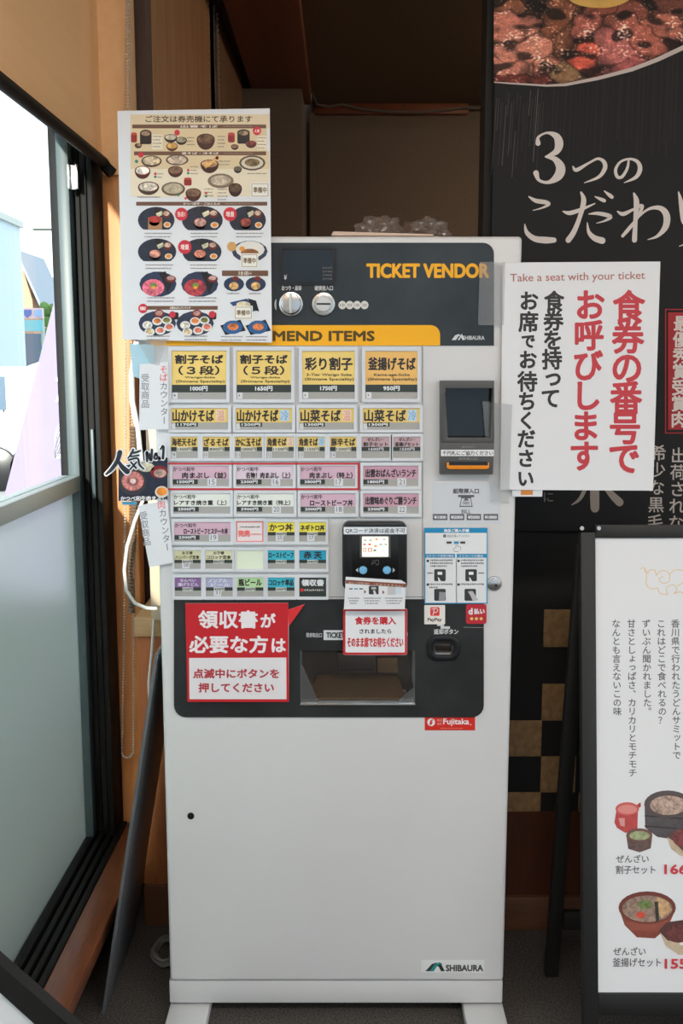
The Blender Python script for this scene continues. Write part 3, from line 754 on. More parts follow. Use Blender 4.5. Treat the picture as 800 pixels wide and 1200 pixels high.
# red tape rectangle round the three rice-bowl buttons
for q in ([(187, 541.8), (421, 541.8), (421, 544), (187, 544)], [(187, 571.6), (421, 571.6), (421, 573.8), (187, 573.8)], [(418.8, 544), (421, 544), (421, 571.6), (418.8, 571.6)]):
    slab(q, F, 0.0072, 0.0078).build('red_tape_strip', mat('red_tape', (196, 40, 52), 0.5) if 'red_tape' not in bpy.data.materials else bpy.data.materials['red_tape'], tm)
# door seams around the button field
seam = mat('panel_gap', (120, 122, 124), 0.7)
for q in ([(494.5, 405), (495.3, 405), (495.3, 702), (494.5, 702)], [(385, 699.2), (496, 699.2), (496, 700), (385, 700)]):
    slab(q, F, 0, 0.0004).build('panel_gap', seam, tm)

# --- bill unit
fy = F.lift(0.022)
hood = MB()
outer = rrect(516, 446, 579, 556, 2, 2); 
hood.ring([fy.at(*p) for p in [(516, 446), (579, 446), (579, 519), (516, 519)]], [fy.at(*p) for p in [(521, 455), (577.5, 455), (574.5, 513), (524.5, 513)]], (0, 0.022, 0))
hood.prism([fy.at(*p) for p in [(516, 519), (579, 519), (577.5, 556), (515.5, 556)]], (0, 0.022, 0))
bu = hood.build('bill_unit', M['grey_plastic'], tm, bevel=0.0015)
slab([(519, 452), (579, 452), (579, 518), (519, 518)], F, -0.006, -0.003).build('bill_window', M['black_gloss'], bu)
fy2 = F.lift(0.0222)
mo = slab([(523.5, 542), (573, 542), (573, 548.5), (570, 550), (527, 550), (523.5, 548.5)], F.lift(0.026), 0, -0.004).build('bill_mouth', M['orange'], bu, bevel=0.0008)
slab([(526, 541.3), (571.5, 541.3), (571.5, 545.3), (526, 545.3)], F.lift(0.0265), 0, -0.003).build('mouth_gap', M['black_plastic'], bu)
P = Print(F.lift(0.0228)); P.rect(516.5, 527, 578.5, 534.5, (228, 230, 232), 1); P.text('千円札にご協力ください', 518, 528.2, 577.5, 533.6, (90, 90, 94), 2, bold=.15)
P.text('紙幣返却口', 541, 522.3, 557, 525.2, (140, 140, 140), 1); P.text('紙幣挿入口', 537, 536.2, 559, 539, (160, 160, 160), 1)
P.build('tape_print', bu)
P = Print(F.lift(0.0004))
P.rect(506, 566, 586.5, 614, (206, 210, 216), 1)
P.text('紙幣挿入口', 530.5, 572.3, 561, 578.6, (90, 90, 96), 2, bold=.3)
P.rect(536.5, 580, 555.5, 582.6, (90, 90, 96), 2); P.frame(540, 582.6, 552, 584, .7, (90, 90, 96), 2)
for q in ([(540.5, 583), (541.3, 583), (539, 594), (538, 594)], [(550.8, 583), (551.6, 583), (553.6, 594), (552.6, 594)], [(538, 592.8), (553.6, 592.8), (553.6, 594), (538, 594)], [(546, 583), (549.5, 586.5), (542.5, 586.5)]):
    P.poly(q, (90, 90, 96), 2)
P.text('≋', 542, 587.5, 550, 591.3, (90, 90, 96), 2)
P.text('BILL', 540.5, 597, 551.5, 601.8, (110, 110, 116), 2, bold=.15)
for a, b_, t in ((507, 524, '¥1000'), (526.7, 543.8, '¥2000'), (546.6, 563.4, '¥5000'), (566.3, 583.4, '¥10000')):
    P.rect(a, 602.3, b_, 609.5, (92, 94, 98), 2); P.text(t, a + 1.4, 604, b_ - 1.4, 608, WHITE, 3, bold=.2)
P.build('bill_sticker', tm, 'ink_gloss')

# --- lower charcoal panel (with the tray and return openings)
lp = slab(rrect(204, 702, 566.5, 840, 14, corners=(0, 0, 1, 1)), F, 0, 0.003).build('lower_panel', M['black_panel'], tm)
cut(lp, [(tx0, tx1, YF - 0.02, YF + 0.01, tz0, tz1), (cx0, cx1, YF - 0.02, YF + 0.01, cz0, cz1)])
# tray
YT = YF + 0.083
tr = MB().box(tx0, tx1, YT - 0.002, YT, tz0, tz1).build('ticket_tray', M['steel_dk'], tm)
zc = tz0 + (tz1 - tz0) * .5
MB().hexa([(tx0 + .015, YF + .01, tz0 + .004), (tx1 - .015, YF + .01, tz0 + .004), (tx1 - .03, YT - .01, tz0 + .03), (tx0 + .03, YT - .01, tz0 + .03),
           (tx0 + .015, YF + .01, tz0 + .007), (tx1 - .015, YF + .01, tz0 + .007), (tx1 - .03, YT - .01, tz0 + .034), (tx0 + .03, YT - .01, tz0 + .034)]).build('tray_floor', M['bronze'], tr)
MB().box(tx0 + .07, tx1 - .075, YF + .03, YT - .004, tz0 + .052, tz1 - .014).build('dispenser', M['steel_dk'], tr, bevel=.002)
MB().box(tx0 + .074, tx1 - .079, YF + .028, YF + .031, tz0 + .056, tz0 + .060).build('dispenser_lip', M['black_plastic'], tr)
MB().box(tx1 - .07, tx1 - .03, YF + .05, YT - .004, tz0 + .045, tz1 - .03).build('bronze_plate', M['bronze'], tr, bevel=.001)
MB().hexa([(tx0, YF+.004, tz0), (tx0+.035, YF+.004, tz0), (tx0+.012, YT-.004, tz0), (tx0, YT-.004, tz0), (tx0, YF+.004, tz1-.03), (tx0+.003, YF+.004, tz1-.03), (tx0+.003, YT-.004, tz1-.03), (tx0, YT-.004, tz1-.03)]).build('tray_cheek', M['steel'], tr)
MB().hexa([(tx1-.035, YF+.004, tz0), (tx1, YF+.004, tz0), (tx1, YT-.004, tz0), (tx1-.012, YT-.004, tz0), (tx1-.003, YF+.004, tz0+.03), (tx1, YF+.004, tz0+.03), (tx1, YT-.004, tz0+.03), (tx1-.003, YT-.004, tz0+.03)]).build('tray_cheek', M['steel'], tr)
MB().box(tx0 + .001, tx1 - .001, YF - 0.006, YF - 0.0045, tz0 + .001, tz1 - .002).build('tray_cover', M['acrylic'], tr)
MB().box(tx0 - .001, tx1 + .001, YF - 0.007, YF - 0.003, tz0 - .003, tz0 + .0015).build('tray_cover_lip', M['steel'], tr, bevel=.0006)
# return button
c = F.at(519.5, 760)
rb = MB().ring([F.lift(0.009).at(*p) for p in rrect(500, 745.5, 539, 775, 12, 6)], [F.lift(0.009).at(*p) for p in rrect(508, 751.5, 531, 768, 6, 6)], (0, 0.006, 0)).build('return_button_ring', M['black_plastic'], tm, bevel=.002)
slab(rrect(510, 755, 529, 764, 2), F, -0.012, -0.006).build('return_button', M['steel_dk'], rb, bevel=.001)
P = Print(F.lift(0.0032))
P.text('返却ボタン', 508, 737, 537, 743.5, (200, 202, 204), 1, bold=.25)
P.poly([(512, 731), (520, 731), (520, 734), (527, 734), (527, 737), (516, 737), (516, 733.5), (512, 733.5)], (206, 208, 210), 1)
P.text('発券取出口', 358.5, 741.5, 377, 747, (190, 192, 194), 1, bold=.1)
P.rect(379, 738.5, 424, 750, (208, 212, 214), 1); P.text('TICKET', 382, 740.8, 404, 747.8, (50, 54, 60), 2, bold=.4); P.oval(475.5, 743, 2, 4, (200, 202, 204), 1)
P.line([(543, 735), (567, 735.5)], .5, (150, 152, 154), 1)
P.build('lower_lettering', tm)

# --- stickers
def sticker(name, label, fn, plane_k=0.0036, parent=tm, m='ink_gloss'):
    P = Print(F.lift(plane_k)); fn(P); o = P.build(name, parent, m); o['label'] = label; return o
def s1(P):
    BL = (30, 140, 190); K = (58, 60, 64)
    P.rect(497, 618.5, 571, 707.5, BL, 1); P.rect(498.2, 624.5, 570, 648, (228, 232, 234), 2)
    P.rect(498.2, 653.5, 533, 706.3, (226, 229, 232), 2); P.rect(534.3, 653.5, 569.8, 706.3, (226, 229, 232), 2)
    P.rect(498.2, 648, 570, 649, (228, 232, 234), 2); P.rect(533, 649, 535, 706.3, (228, 232, 234), 2)
    P.text('商品ご購入手順', 520, 619.6, 549.5, 623.7, WHITE, 3, bold=.2)
    P.text('❶', 519, 626, 522.5, 630, K, 3); P.text('商品を選んでください', 523.5, 626.3, 550, 629.6, K, 3)
    for x in (523, 531.5, 539): P.rect(x, 634.5, x + 6, 637, K if x != 531.5 else BL, 3)
    P.frame(521.5, 633.5, 548, 638, .25, (190, 196, 200), 3)
    P.line([(534, 637), (534, 642), (530.5, 643), (532, 646), (537, 646.5)], .5, K, 3); P.line([(535.8, 637), (536, 640), (540, 641.5), (539, 645)], .5, K, 3)
    P.text('ＱＲコード決済の場合', 499.5, 650, 531.5, 653, WHITE, 3, bold=.05); P.text('ＩＣカードの場合', 538, 650, 566, 653, WHITE, 3, bold=.05)
    for x in (499.5, 535.5):
        P.oval(x + 1.6, 657.3, 1.6, 1.6, K, 3); P.oval(x + 1.6, 685, 1.6, 1.6, K, 3)
        for i in range(3): P.squiggle(x + 4.5, x + 31 - 7 * (i == 2), 656.5 + i * 3.4, 2.2, K, 3)
        P.squiggle(x + 4, x + 31, 684.6, 2.2, K, 3)
    P.squiggle(503, 513, 688.3, 2.2, K, 3)
    for x, y in ((508.5, 667), (545, 667), (508.5, 690), (544, 690)):
        P.rect(x, y, x + 13.5, y + 14, (58, 58, 62), 3, r=1.6)
        if y < 680: P.rect(x + 4, y + 3, x + 9.5, y + 6.5, (236, 238, 238), 4, r=.6); P.poly([(x + 4.2, y + 9), (x + 6, y + 10.5), (x + 8, y + 14), (x + 5, y + 14)], (230, 230, 230), 4)
    P.poly([(514.5, 693.5), (522, 694), (521, 704), (514, 703.5)], (150, 152, 154), 4); P.poly([(548, 693), (553.5, 692.5), (560, 703), (554, 704.5), (551, 698)], (190, 190, 192), 4)
    P.rect(500.5, 671, 507, 672, K, 3); P.rect(560, 671, 567, 672, K, 3)
sticker('instruction_sticker', 'blue-bordered purchase instruction sticker', s1, 0.0036)
def s2(P):
    P.rect(497, 709, 521.3, 731.5, (232, 228, 224), 1, r=.8)
    P.rect(504, 711.5, 514.8, 721.6, (226, 62, 60), 2, r=1.6)
    P.line([(505.5, 713.8), (510, 712.8), (512.4, 713.7), (512.6, 716), (510.6, 717.6), (507.4, 718)], .9, WHITE, 3); P.line([(508.6, 713.6), (507.2, 720.8)], 1.0, WHITE, 3)
    P.text('PayPay', 500.8, 724, 517.5, 729, (100, 92, 92), 2, bold=.25)
sticker('payment_sticker', 'white square payment sticker with red emblem', s2)
def s3(P):
    P.rect(545.8, 708, 569.8, 731, (190, 44, 58), 1, r=2.6)
    P.text('d', 548.5, 712.4, 553.6, 720.3, WHITE, 2, bold=.5); P.text('払い', 555, 712.8, 567.8, 719.8, WHITE, 2, bold=.4)
    for x in (552.5, 558, 563.5): P.oval(x, 725, 1.9, 1.8, (226, 200, 120), 2)
sticker('payment_sticker', 'red square payment sticker with three dots', s3)
def s4(P):
    P.rect(497.5, 839.5, 556.5, 855.8, (214, 48, 36), 1)
    P.oval(505, 846.3, 4.6, 4.6, WHITE, 2); P.poly([(503, 848.5), (504.5, 843.5), (508, 842.5), (505.5, 845.5), (507, 846.5), (504.5, 850)], (214, 48, 36), 3)
    P.text('株式', 512, 842.6, 517.5, 845.5, (240, 190, 180), 2); P.text('会社', 512, 846.6, 517.5, 849.6, (240, 190, 180), 2)
    P.text('Fujitaka', 519, 841.8, 549.5, 851, WHITE, 2, bold=.25); P.oval(551.3, 849.2, .7, .7, WHITE, 2); P.squiggle(516, 542, 853.3, 1.2, (236, 150, 140), 2)
sticker('maker_sticker', 'small red maker sticker under the charcoal panel', s4, 0.0006)
def s5(P):
    P.rect(493, 1124.8, 567.5, 1140, (222, 224, 224), 1)
    P.poly([(498, 1138), (506, 1129.5), (511, 1128), (515, 1130), (510, 1131), (504.5, 1138)], (60, 62, 66), 2)
    P.poly([(503.5, 1138), (509, 1130), (515, 1127.3), (518.5, 1130), (511.5, 1132.5), (508, 1138)], (40, 140, 132), 3)
    P.poly([(512, 1131.5), (516.5, 1129), (521, 1138), (516.5, 1138), (514, 1133)], (40, 42, 46), 3)
    P.text('SHIBAURA', 522, 1130.3, 566, 1138.2, (62, 62, 66), 4, bold=.4)
sticker('maker_sticker', 'white maker sticker with green emblem near the bottom', s5, 0.0006)
# lock
c = F.at(579, 683.5)
lk = MB().disc(c, 0.0145, (0, -1, 0), 0.004, 32, 0.0135).disc(c + Vector((0, -.004, 0)), 0.0105, (0, -1, 0), 0.004, 28, 0.0095).build('door_lock', M['steel'], tm, bevel=.0006)
MB().disc(c + Vector((0.002, -.0078, -.0022)), 0.0026, (0, -1, 0), 0.0008, 16).build('keyhole', M['black_plastic'], lk)
# --- payment reader
TF = F.lift(0.030)
rd = slab(rrect(401, 612.5, 477, 692, 8, 6, (1, 1, 1, 1)), TF, 0, -0.029).build('card_reader', M['black_plastic'], tm, bevel=0.003, seg=3)
g2 = F.lift(0.0306)
slab(rrect(412.5, 628, 466.5, 684, 3), g2, 0, -0.0007).build('reader_face', M['black_gloss'], rd)
scm, tt, bb = new_mat('reader_screen_glow'); bb.inputs['Base Color'].default_value = (*lin((222, 224, 206)), 1)
bb.inputs['Emission Color'].default_value = (*lin((232, 232, 206)), 1); bb.inputs['Emission Strength'].default_value = 0.35
slab(rrect(421.5, 627.5, 457.5, 653.5, 1), F.lift(0.0312), 0, -0.0008).build('screen_bezel', M['grey_plastic'], rd)
slab(rrect(424, 628.8, 455, 652.5, 1), F.lift(0.0316), 0, -0.0006).build('screen', scm, rd)
P = Print(F.lift(0.0317))
for x, y, cc in ((428, 633, (200, 200, 190)), (434, 633, (200, 200, 190)), (441, 632, (236, 190, 120)), (450, 632, (210, 205, 190)), (427, 638, (210, 150, 140)), (433, 638, (225, 130, 110)), (440, 640, (240, 170, 120)), (446, 638, (190, 200, 190)), (452, 638, (200, 200, 190)), (439, 645, (120, 150, 140))):
    P.rect(x - 1.6, y - 1.2, x + 1.6, y + 1.2, cc, 1)
P.frame(425.5, 642.2, 429, 646.5, .7, (216, 90, 84), 1); P.frame(431, 642.2, 436, 646.5, .9, (216, 90, 84), 1)
P.build('screen_image', rd)
P = Print(F.lift(0.0314))
P.line([(435, 662), (437, 657), (443.5, 656.5), (443.5, 661.5), (440, 662)], .5, (120, 120, 120), 1); P.line([(437, 661), (439.5, 658.5), (440.5, 660.5)], .5, (120, 120, 120), 1)
P.poly([(416.5, 668), (419.5, 665.3), (419.5, 670.7)], (180, 182, 184), 1); P.poly([(463, 668), (460, 665.3), (460, 670.7)], (180, 182, 184), 1)
P.rect(402.5, 617.5, 476.5, 626, (226, 232, 238), 8, r=.8); P.text('QRコード決済は返金不可', 404.5, 618.8, 474.5, 624.8, (84, 88, 94), 9, bold=.12)
P.build('reader_lettering', rd)
for x in (425.3, 453.2): MB().disc(F.lift(0.0306).at(x, 668), 0.0077, (0, -1, 0), 0.003, 24, .0072).build('reader_button', M['blue_btn'], rd, bevel=.0006)

lp_ = thing('fill_lamp', 'unseen fill lamp added to brighten the passage behind the banner', 'lamp', (1.35, 4.1, 2.56))  # out-of-view fill, added to lift the dark passage at the back
MB().disc((1.35, 4.1, 2.648), .16, (0, 0, -1), .02, 32).build('base', M['paint_edge'], lp_, bevel=.004)
glow, t_, b_ = new_mat('fill_lamp_glow'); b_.inputs['Emission Color'].default_value = (1, .78, .56, 1); b_.inputs['Emission Strength'].default_value = 34
MB().disc((1.35, 4.1, 2.628), .14, (0, 0, -1), .05, 32, .11).build('diffuser', glow, lp_, bevel=.008)

glow2, t_, b_ = new_mat('entrance_fill_glow'); b_.inputs['Emission Color'].default_value = (1, .93, .84, 1); b_.inputs['Emission Strength'].default_value = 11
for k, (x, y) in enumerate(((-0.05, -0.55), (1.35, -0.55))):  # two fill panels added out of view to raise the indoor light
    lp_ = thing('entrance_fill_light', 'unseen fill light added over the entrance, ' + ('nearer the window wall' if k == 0 else 'farther from the window wall'), 'lamp', (x, y, 2.73), 'added entrance fill lights')
    MB().box(x - .62, x + .62, y - .17, y + .17, 2.765, 2.80).build('housing', M['paint_edge'], lp_, bevel=.004)
    MB().box(x - .60, x + .60, y - .15, y + .15, 2.745, 2.765).build('diffuser', glow2, lp_, bevel=.004)

# ================================================================ NOTICES ON THE MACHINE
def sheet(name, label, cat, quad, k, th=0.0005, m='paper', group=None, plane=None, roundr=None):
    """a sheet of paper or card hanging k metres in front of the face plane: thing (Empty) > sheet"""
    pl = plane or F.lift(k)
    pts = quad
    xs = [pl.at(*q) for q in pts]
    base = Vector((sum(p.x for p in xs)/len(xs), sum(p.y for p in xs)/len(xs), min(p.z for p in xs)))
    t = thing(name, label, cat, base, group)
    slab(pts, pl, 0, -th).build('sheet', M[m], t)
    return t, Print(pl.lift(0.0001))

# ---- menu poster (laminated, hangs over the upper left corner)
mp, P = sheet('menu_poster', 'laminated menu poster of soba bowls and meat trays, upper left of the machine', 'poster', [(137.5, 130), (316, 127), (318.5, 401.5), (143.5, 398)], 0.012)
def Z(x, y): return (130 + x / 4.0, 120 + y / 4.0)          # reading coordinates of the sheet
def zr(x0, y0, x1, y1, c, L=1, mot=0, r=0): a = Z(x0, y0); b = Z(x1, y1); P.rect(a[0], a[1], b[0], b[1], c, L, r, mot)
def zo(x, y, rx, ry, c, L=2, mot=0): a = Z(x, y); P.oval(a[0], a[1], rx/4, ry/4, c, L, mot, 14)
def zt(t, x0, y0, x1, y1, c, L=4, bold=0): a = Z(x0, y0); b = Z(x1, y1); P.text(t, a[0], a[1], b[0], b[1], c, L, bold)
random.seed(3)
TAN = (224, 204, 166); TAN2 = (232, 220, 196)
zr(92, 56, 742, 122, (226, 208, 176), 1); zr(92, 122, 730, 228, TAN, 1); zr(92, 228, 742, 312, TAN, 1); zr(92, 312, 742, 440, TAN2, 1)
P.poly([Z(92, 312), Z(350, 312), Z(640, 400), Z(500, 450), Z(92, 440)], (236, 224, 200), 1.5)
zt('ご注文は券売機にて承ります', 162, 62, 662, 94, (70, 56, 44), 4, .12)
BR = (112, 80, 62)
for x0, x1, y, t in ((100, 727, 104, '出雲そば'), (108, 727, 230, '温そば・冷そば'), (118, 732, 466, 'かつべ和牛・ごはんもの'), (520, 736, 788, '丼・定食・お子様プレート'), (150, 500, 954, '出雲おばんざいランチ')):
    h = 18 if y != 788 else 26
    zr(x0, y, x1, y + h, BR, 2); w = (x1 - x0); zt(t, x0 + w*.36, y + 3, x0 + w*.64, y + h - 3, (236, 226, 214), 4, .08)
    if w > 400: P.squiggle(*[Z(x0 + w*.68, 0)[0], Z(x0 + w*.9, 0)[0], Z(0, y + h/2)[1], 1.4], (170, 140, 120), 4)
def bowl(x, y, rx, ry, rim=(94, 44, 34), fill=(150, 110, 84), deep=1.0):
    a = Z(x, y)
    P.poly([(a[0] - rx/4, a[1])] + ell(a[0], a[1] + ry*.15/4, rx/4, ry*1.5*deep/4, 10, 180, 0) [:0] + ell(a[0], a[1], rx/4, ry*1.7*deep/4, 12, 0, 180), tuple(int(v*.75) for v in rim), 2, .2)
    zo(x, y, rx, ry, rim, 3); zo(x, y, rx*.86, ry*.82, fill, 4, .8)
def cup(x, y, w, h): zr(x - w, y - h, x + w, y + h, (150, 38, 40), 3, .3, r=2); zo(x, y - h, w, h*.35, (190, 70, 64), 4)
def note(x0, y0, x1, n=3):
    for i in range(n): a = Z(x0, y0 + i * 16); b = Z(x1, 0); P.squiggle(a[0], b[0] - (i % 2) * 1.5, a[1], 1.5, (120, 110, 104), 4)
def red(x, y, r, t=None):
    zo(x, y, r, r*1.03, (208, 50, 66), 5)
    if t: zt(t, x - r*.62, y - r*.4, x + r*.62, y + r*.4, (250, 232, 226), 6, .1)
cup(108, 168, 14, 20); zr(136, 136, 190, 196, (36, 28, 28), 2, .2, r=2); zo(163, 144, 27, 16, (60, 44, 38), 3); zo(163, 146, 21, 11, (150, 124, 104), 4, .7); bowl(128, 200, 17, 9, (50, 36, 32)); 
zr(194, 150, 242, 220, (240, 228, 205), 1.6); note(198, 160, 238, 4)
bowl(280, 164, 30, 15, (60, 50, 46), (214, 202, 180)); bowl(330, 176, 26, 14, (60, 50, 46), (150, 140, 120)); bowl(286, 204, 27, 15, (120, 70, 40), (204, 160, 90)); red(310, 142, 13)
note(356, 166, 392, 3); bowl(444, 172, 43, 26, (90, 44, 32), (110, 80, 60), 1.15); note(500, 160, 536, 4)
cup(564, 168, 16, 20); zr(592, 132, 650, 194, (36, 28, 28), 2, .2, r=2); zo(621, 142, 29, 16, (60, 44, 38), 3); zo(621, 144, 22, 11, (150, 124, 104), 4, .7); bowl(580, 206, 18, 10, (50, 36, 32)); bowl(656, 192, 26, 13, (100, 40, 40), (120, 56, 50)); red(684, 134, 20, '人気'); zr(686, 156, 728, 222, (240, 228, 205), 1.6); note(688, 166, 726, 4)
bowl(190, 274, 48, 25, (88, 60, 48), (210, 190, 160), .7); red(140, 246, 13); bowl(148, 320, 37, 23, (110, 38, 36), (226, 216, 206)); zo(120, 277, 8, 8, (40, 130, 110), 5)
bowl(310, 270, 53, 26, (80, 60, 50), (190, 170, 150), .5); bowl(302, 318, 35, 20, (90, 40, 34), (130, 100, 80)); bowl(462, 288, 43, 20, (90, 40, 34), (206, 160, 110), 1.3); P.line([Z(440, 305), Z(500, 258)], 3.5, (226, 176, 110), 5, .3)
note(506, 276, 560, 2); red(498, 260, 8); zo(662, 284, 62, 36, (96, 80, 68), 2); zo(662, 284, 52, 28, (216, 206, 186), 3); zo(662, 282, 36, 19, (120, 100, 70), 4, .8); bowl(594, 312, 19, 12, (44, 40, 40), (110, 100, 84)); note(638, 334, 728, 1)
for y in (335, 349): red(208, y, 6); 
for x, y in ((208, 349), (362, 332), (446, 440), (316, 435)): zo(x, y, 6, 6, (40, 130, 110), 6)
for x, y in ((362, 318), (446, 426), (350, 450)): red(x, y, 6)
note(218, 335, 246, 2); note(372, 302, 408, 3)
bowl(176, 396, 50, 25, (92, 60, 46), (216, 204, 188), .9); zo(292, 406, 56, 33, (100, 84, 70), 2); zo(292, 404, 46, 25, (190, 176, 150), 3, .4); cup(360, 374, 18, 16); bowl(386, 424, 37, 22, (90, 40, 36), (120, 90, 70), 1.1); zo(514, 368, 62, 35, (130, 110, 92), 2); zo(514, 366, 48, 24, (196, 180, 160), 3, .5); bowl(582, 402, 32, 24, (70, 30, 32), (90, 70, 50), 1.0)
note(124, 444, 230, 1); note(436, 406, 480, 3); note(500, 408, 546, 4)
def soldout(x0, y0, x1, y1):
    zr(x0, y0, x1, y1, (238, 236, 228), 6); a = Z(x0 + 5, y0 + 5); b = Z(x1 - 5, y1 - 5); P.frame(a[0], a[1], b[0], b[1], .6, (150, 130, 96), 7)
    w, h = x1 - x0, y1 - y0; zt('準備中', x0 + w*.14, y0 + h*.3, x0 + w*.86, y0 + h*.7, (120, 96, 60), 8, .15)
soldout(654, 376, 742, 446)
def tray(cx, cy, rx, ry, top, food, extra=True):
    a = Z(cx, cy); pts = [(a[0] + rx/4 * math.cos(math.radians(t)) * (1.0), a[1] + max(-ry, min(ry*.72, ry * math.sin(math.radians(t)))) / 4) for t in range(0, 360, 15)]
    P.poly(pts, (38, 44, 60), 2, .25); bowl(cx - rx*.1, cy + ry*.15, rx*.34, ry*.36, (60, 30, 28), food, .8)
    if extra:
        zo(cx + rx*.55, cy - ry*.45, rx*.24, ry*.3, (110, 36, 36), 4); zo(cx + rx*.55, cy - ry*.5, rx*.17, ry*.18, (196, 170, 150), 5, .6)
        zr(cx - rx*.1, cy - ry*.95, cx + rx*.2, cy - ry*.4, (34, 30, 30), 3); P.poly([Z(cx - rx*.02, cy - ry*.5), Z(cx + rx*.3, cy - ry*.7), Z(cx + rx*.4, cy - ry*.45), Z(cx + rx*.08, cy - ry*.2)], (206, 200, 170), 4, .5)
        zo(cx + rx*.6, cy + ry*.35, rx*.2, ry*.22, (224, 210, 190), 4); zo(cx + rx*.6, cy + ry*.34, rx*.13, ry*.14, (232, 140, 50), 5)
for cx, cy, rx, ry, f in ((212, 552, 86, 62, (190, 90, 80)), (428, 552, 96, 66, (200, 150, 140)), (640, 552, 86, 66, (150, 70, 60)), (216, 700, 90, 62, (214, 150, 130)), (426, 700, 92, 62, (206, 130, 110))):
    tray(cx, cy, rx, ry, None, f); note(cx - 54, cy + 62, cx + 74, 2)
zr(174, 540, 240, 596, (176, 130, 90), 4, .2); zo(207, 548, 32, 16, (176, 60, 54), 5, .4)
zo(650, 698, 84, 50, (52, 62, 86), 2); zo(652, 690, 68, 40, (228, 224, 216), 3); zo(650, 706, 42, 20, (150, 96, 54), 4, .5); zo(614, 686, 13, 11, (228, 150, 60), 5); zo(566, 676, 22, 23, (206, 160, 96), 4); soldout(608, 708, 690, 776)
red(330, 524, 30, '当店1'); red(558, 524, 32, '増量'); red(346, 678, 32, '増量')
for cx, fo in ((220, (222, 110, 130)), (416, (170, 60, 70))):
    zo(cx, 852, 87, 60, (40, 52, 80), 2, .2); zo(cx - 22, 868, 52, 40, fo, 3, .7); zo(cx - 20, 858, 16, 13, (120, 140, 70), 4, .3); zo(cx - 20, 868, 9, 7, (240, 170, 50), 5)
    P.poly([Z(cx + 4, 800), Z(cx + 36, 792), Z(cx + 66, 850), Z(cx + 44, 896), Z(cx + 30, 850)], (20, 20, 26), 4); zo(cx + 60, 828, 25, 17, (110, 30, 36), 5); zo(cx + 60, 824, 18, 10, (200, 160, 150), 6, .5); note(cx - 50, 916, cx + 80, 2)
for cx in (576, 678):
    zo(cx, 852, 48, 34, (40, 56, 84), 2, .2); zo(cx, 860, 22, 18, (214, 170, 110), 4, .6); zo(cx + 8, 826, 16, 11, (120, 40, 40), 5); note(cx - 30, 896, cx + 24, 1)
P.poly([Z(556, 938), Z(636, 920), Z(694, 972), Z(612, 996)], (34, 70, 120), 2, .2); zo(620, 950, 34, 18, (200, 190, 160), 3, .6); P.poly([Z(640, 918), Z(680, 930), Z(694, 980), Z(672, 974)], (20, 20, 26), 4); soldout(576, 954, 664, 1018)
for cx in (572, 690):
    P.poly([Z(cx - 60, 1046), Z(cx + 34, 1018), Z(cx + 60, 1070), Z(cx - 36, 1090)], (28, 32, 40), 2); zo(cx - 2, 1054, 46, 32, (44, 96, 150), 3); zo(cx, 1052, 26, 17, (206, 120, 70), 4, .7); note(cx - 56, 1098, cx + 44, 2)
for cx in (217, 394):
    zo(cx, 1036, 88, 58, (44, 54, 76), 2, .2)
    for dx, dy, c1 in ((-46, 8, (210, 206, 190)), (0, -10, (206, 120, 60)), (44, -14, (120, 120, 60)), (56, 18, (210, 110, 90)), (-36, 40, (200, 180, 140)), (14, 34, (216, 120, 100)), (8, -46, (200, 150, 140))):
        zo(cx + dx, 1036 + dy, 24, 19, (230, 228, 224) if dy > -40 else (110, 34, 38), 3); zo(cx + dx, 1034 + dy, 17, 12, c1, 4, .7)
    zr(cx + 70, 984, cx + 100, 1018, (40, 26, 28), 3, r=2); note(cx - 50, 1096, cx + 60, 2)
red(150, 966, 22, '数量限定'); red(288, 994, 15); red(474, 994, 16)
P.build('print', mp, 'ink_gloss')

# ---- "take a seat" sheet taped to the machine's right edge
ts, P = sheet('notice_sheet', 'white notice sheet in red and black vertical writing, right of the machine', 'notice', [(589, 309), (614, 307.5), (773.5, 306.5), (765, 575), (586, 574)], 0.008)
RD = (196, 62, 72)
P.text('Take a seat with your ticket', 597.5, 321, 755.5, 333, (176, 112, 104), 1, bold=.1, slope=-3.2, res=3)
for t, a, b, em in (('食券の番号で', (736.5, 360.5), (731, 537.5), 38.5), ('お呼びします', (691, 358), (684, 535), 36)):
    P.column(t, a[0], a[1], b[0], b[1], em, RD, 1, bold=1.2, res=4, sx=.95)
P.column('食券を持って', 649, 353.5, 645, 467, 24.0, (52, 50, 52), 1, bold=.8, res=3, sx=.95)
for ch, y, em in (('お', 353, 23), ('席', 377.5, 24), ('で', 400, 17), ('お', 422, 22), ('待', 447.5, 24), ('ち', 470.5, 22.5), ('く', 493, 21.5), ('だ', 514.5, 22), ('さ', 537.5, 21.5), ('い', 561, 20.5)):
    P.cell(ch, 619.5 - (y - 353) * .019, y, em, (52, 50, 52), 1, bold=.8, res=3, sx=.95)
P.build('print', ts)
# leftover orange-and-white leaflet under the sheet's lower edge
lf, P = sheet('leaflet', 'edge of a small orange and white leaflet under the hanging notice', 'leaflet', [(600, 566), (636, 566), (635, 582), (600, 582)], 0.005)
P.rect(610, 572, 624, 580, (214, 136, 62), 1); P.build('print', lf)
# tape pieces
def tape(quad, k, label):
    t = slab(quad, F.lift(k), 0, -0.0002).build('tape_strip', M['tape']); tag(t, label, 'tape')
tape([(562, 307), (592, 307), (590, 381), (560, 381)], 0.0086, 'clear tape strip beside the yellow lettering holding the notice sheet')
tape([(565, 470), (600, 474), (596, 590), (575, 588)], 0.0088, 'wrinkled clear tape at the lower left edge of the notice sheet')
tape([(160, 398), (196, 399), (186, 428), (176, 426)], 0.0126, 'clear tape strip under the lower left of the menu poster')

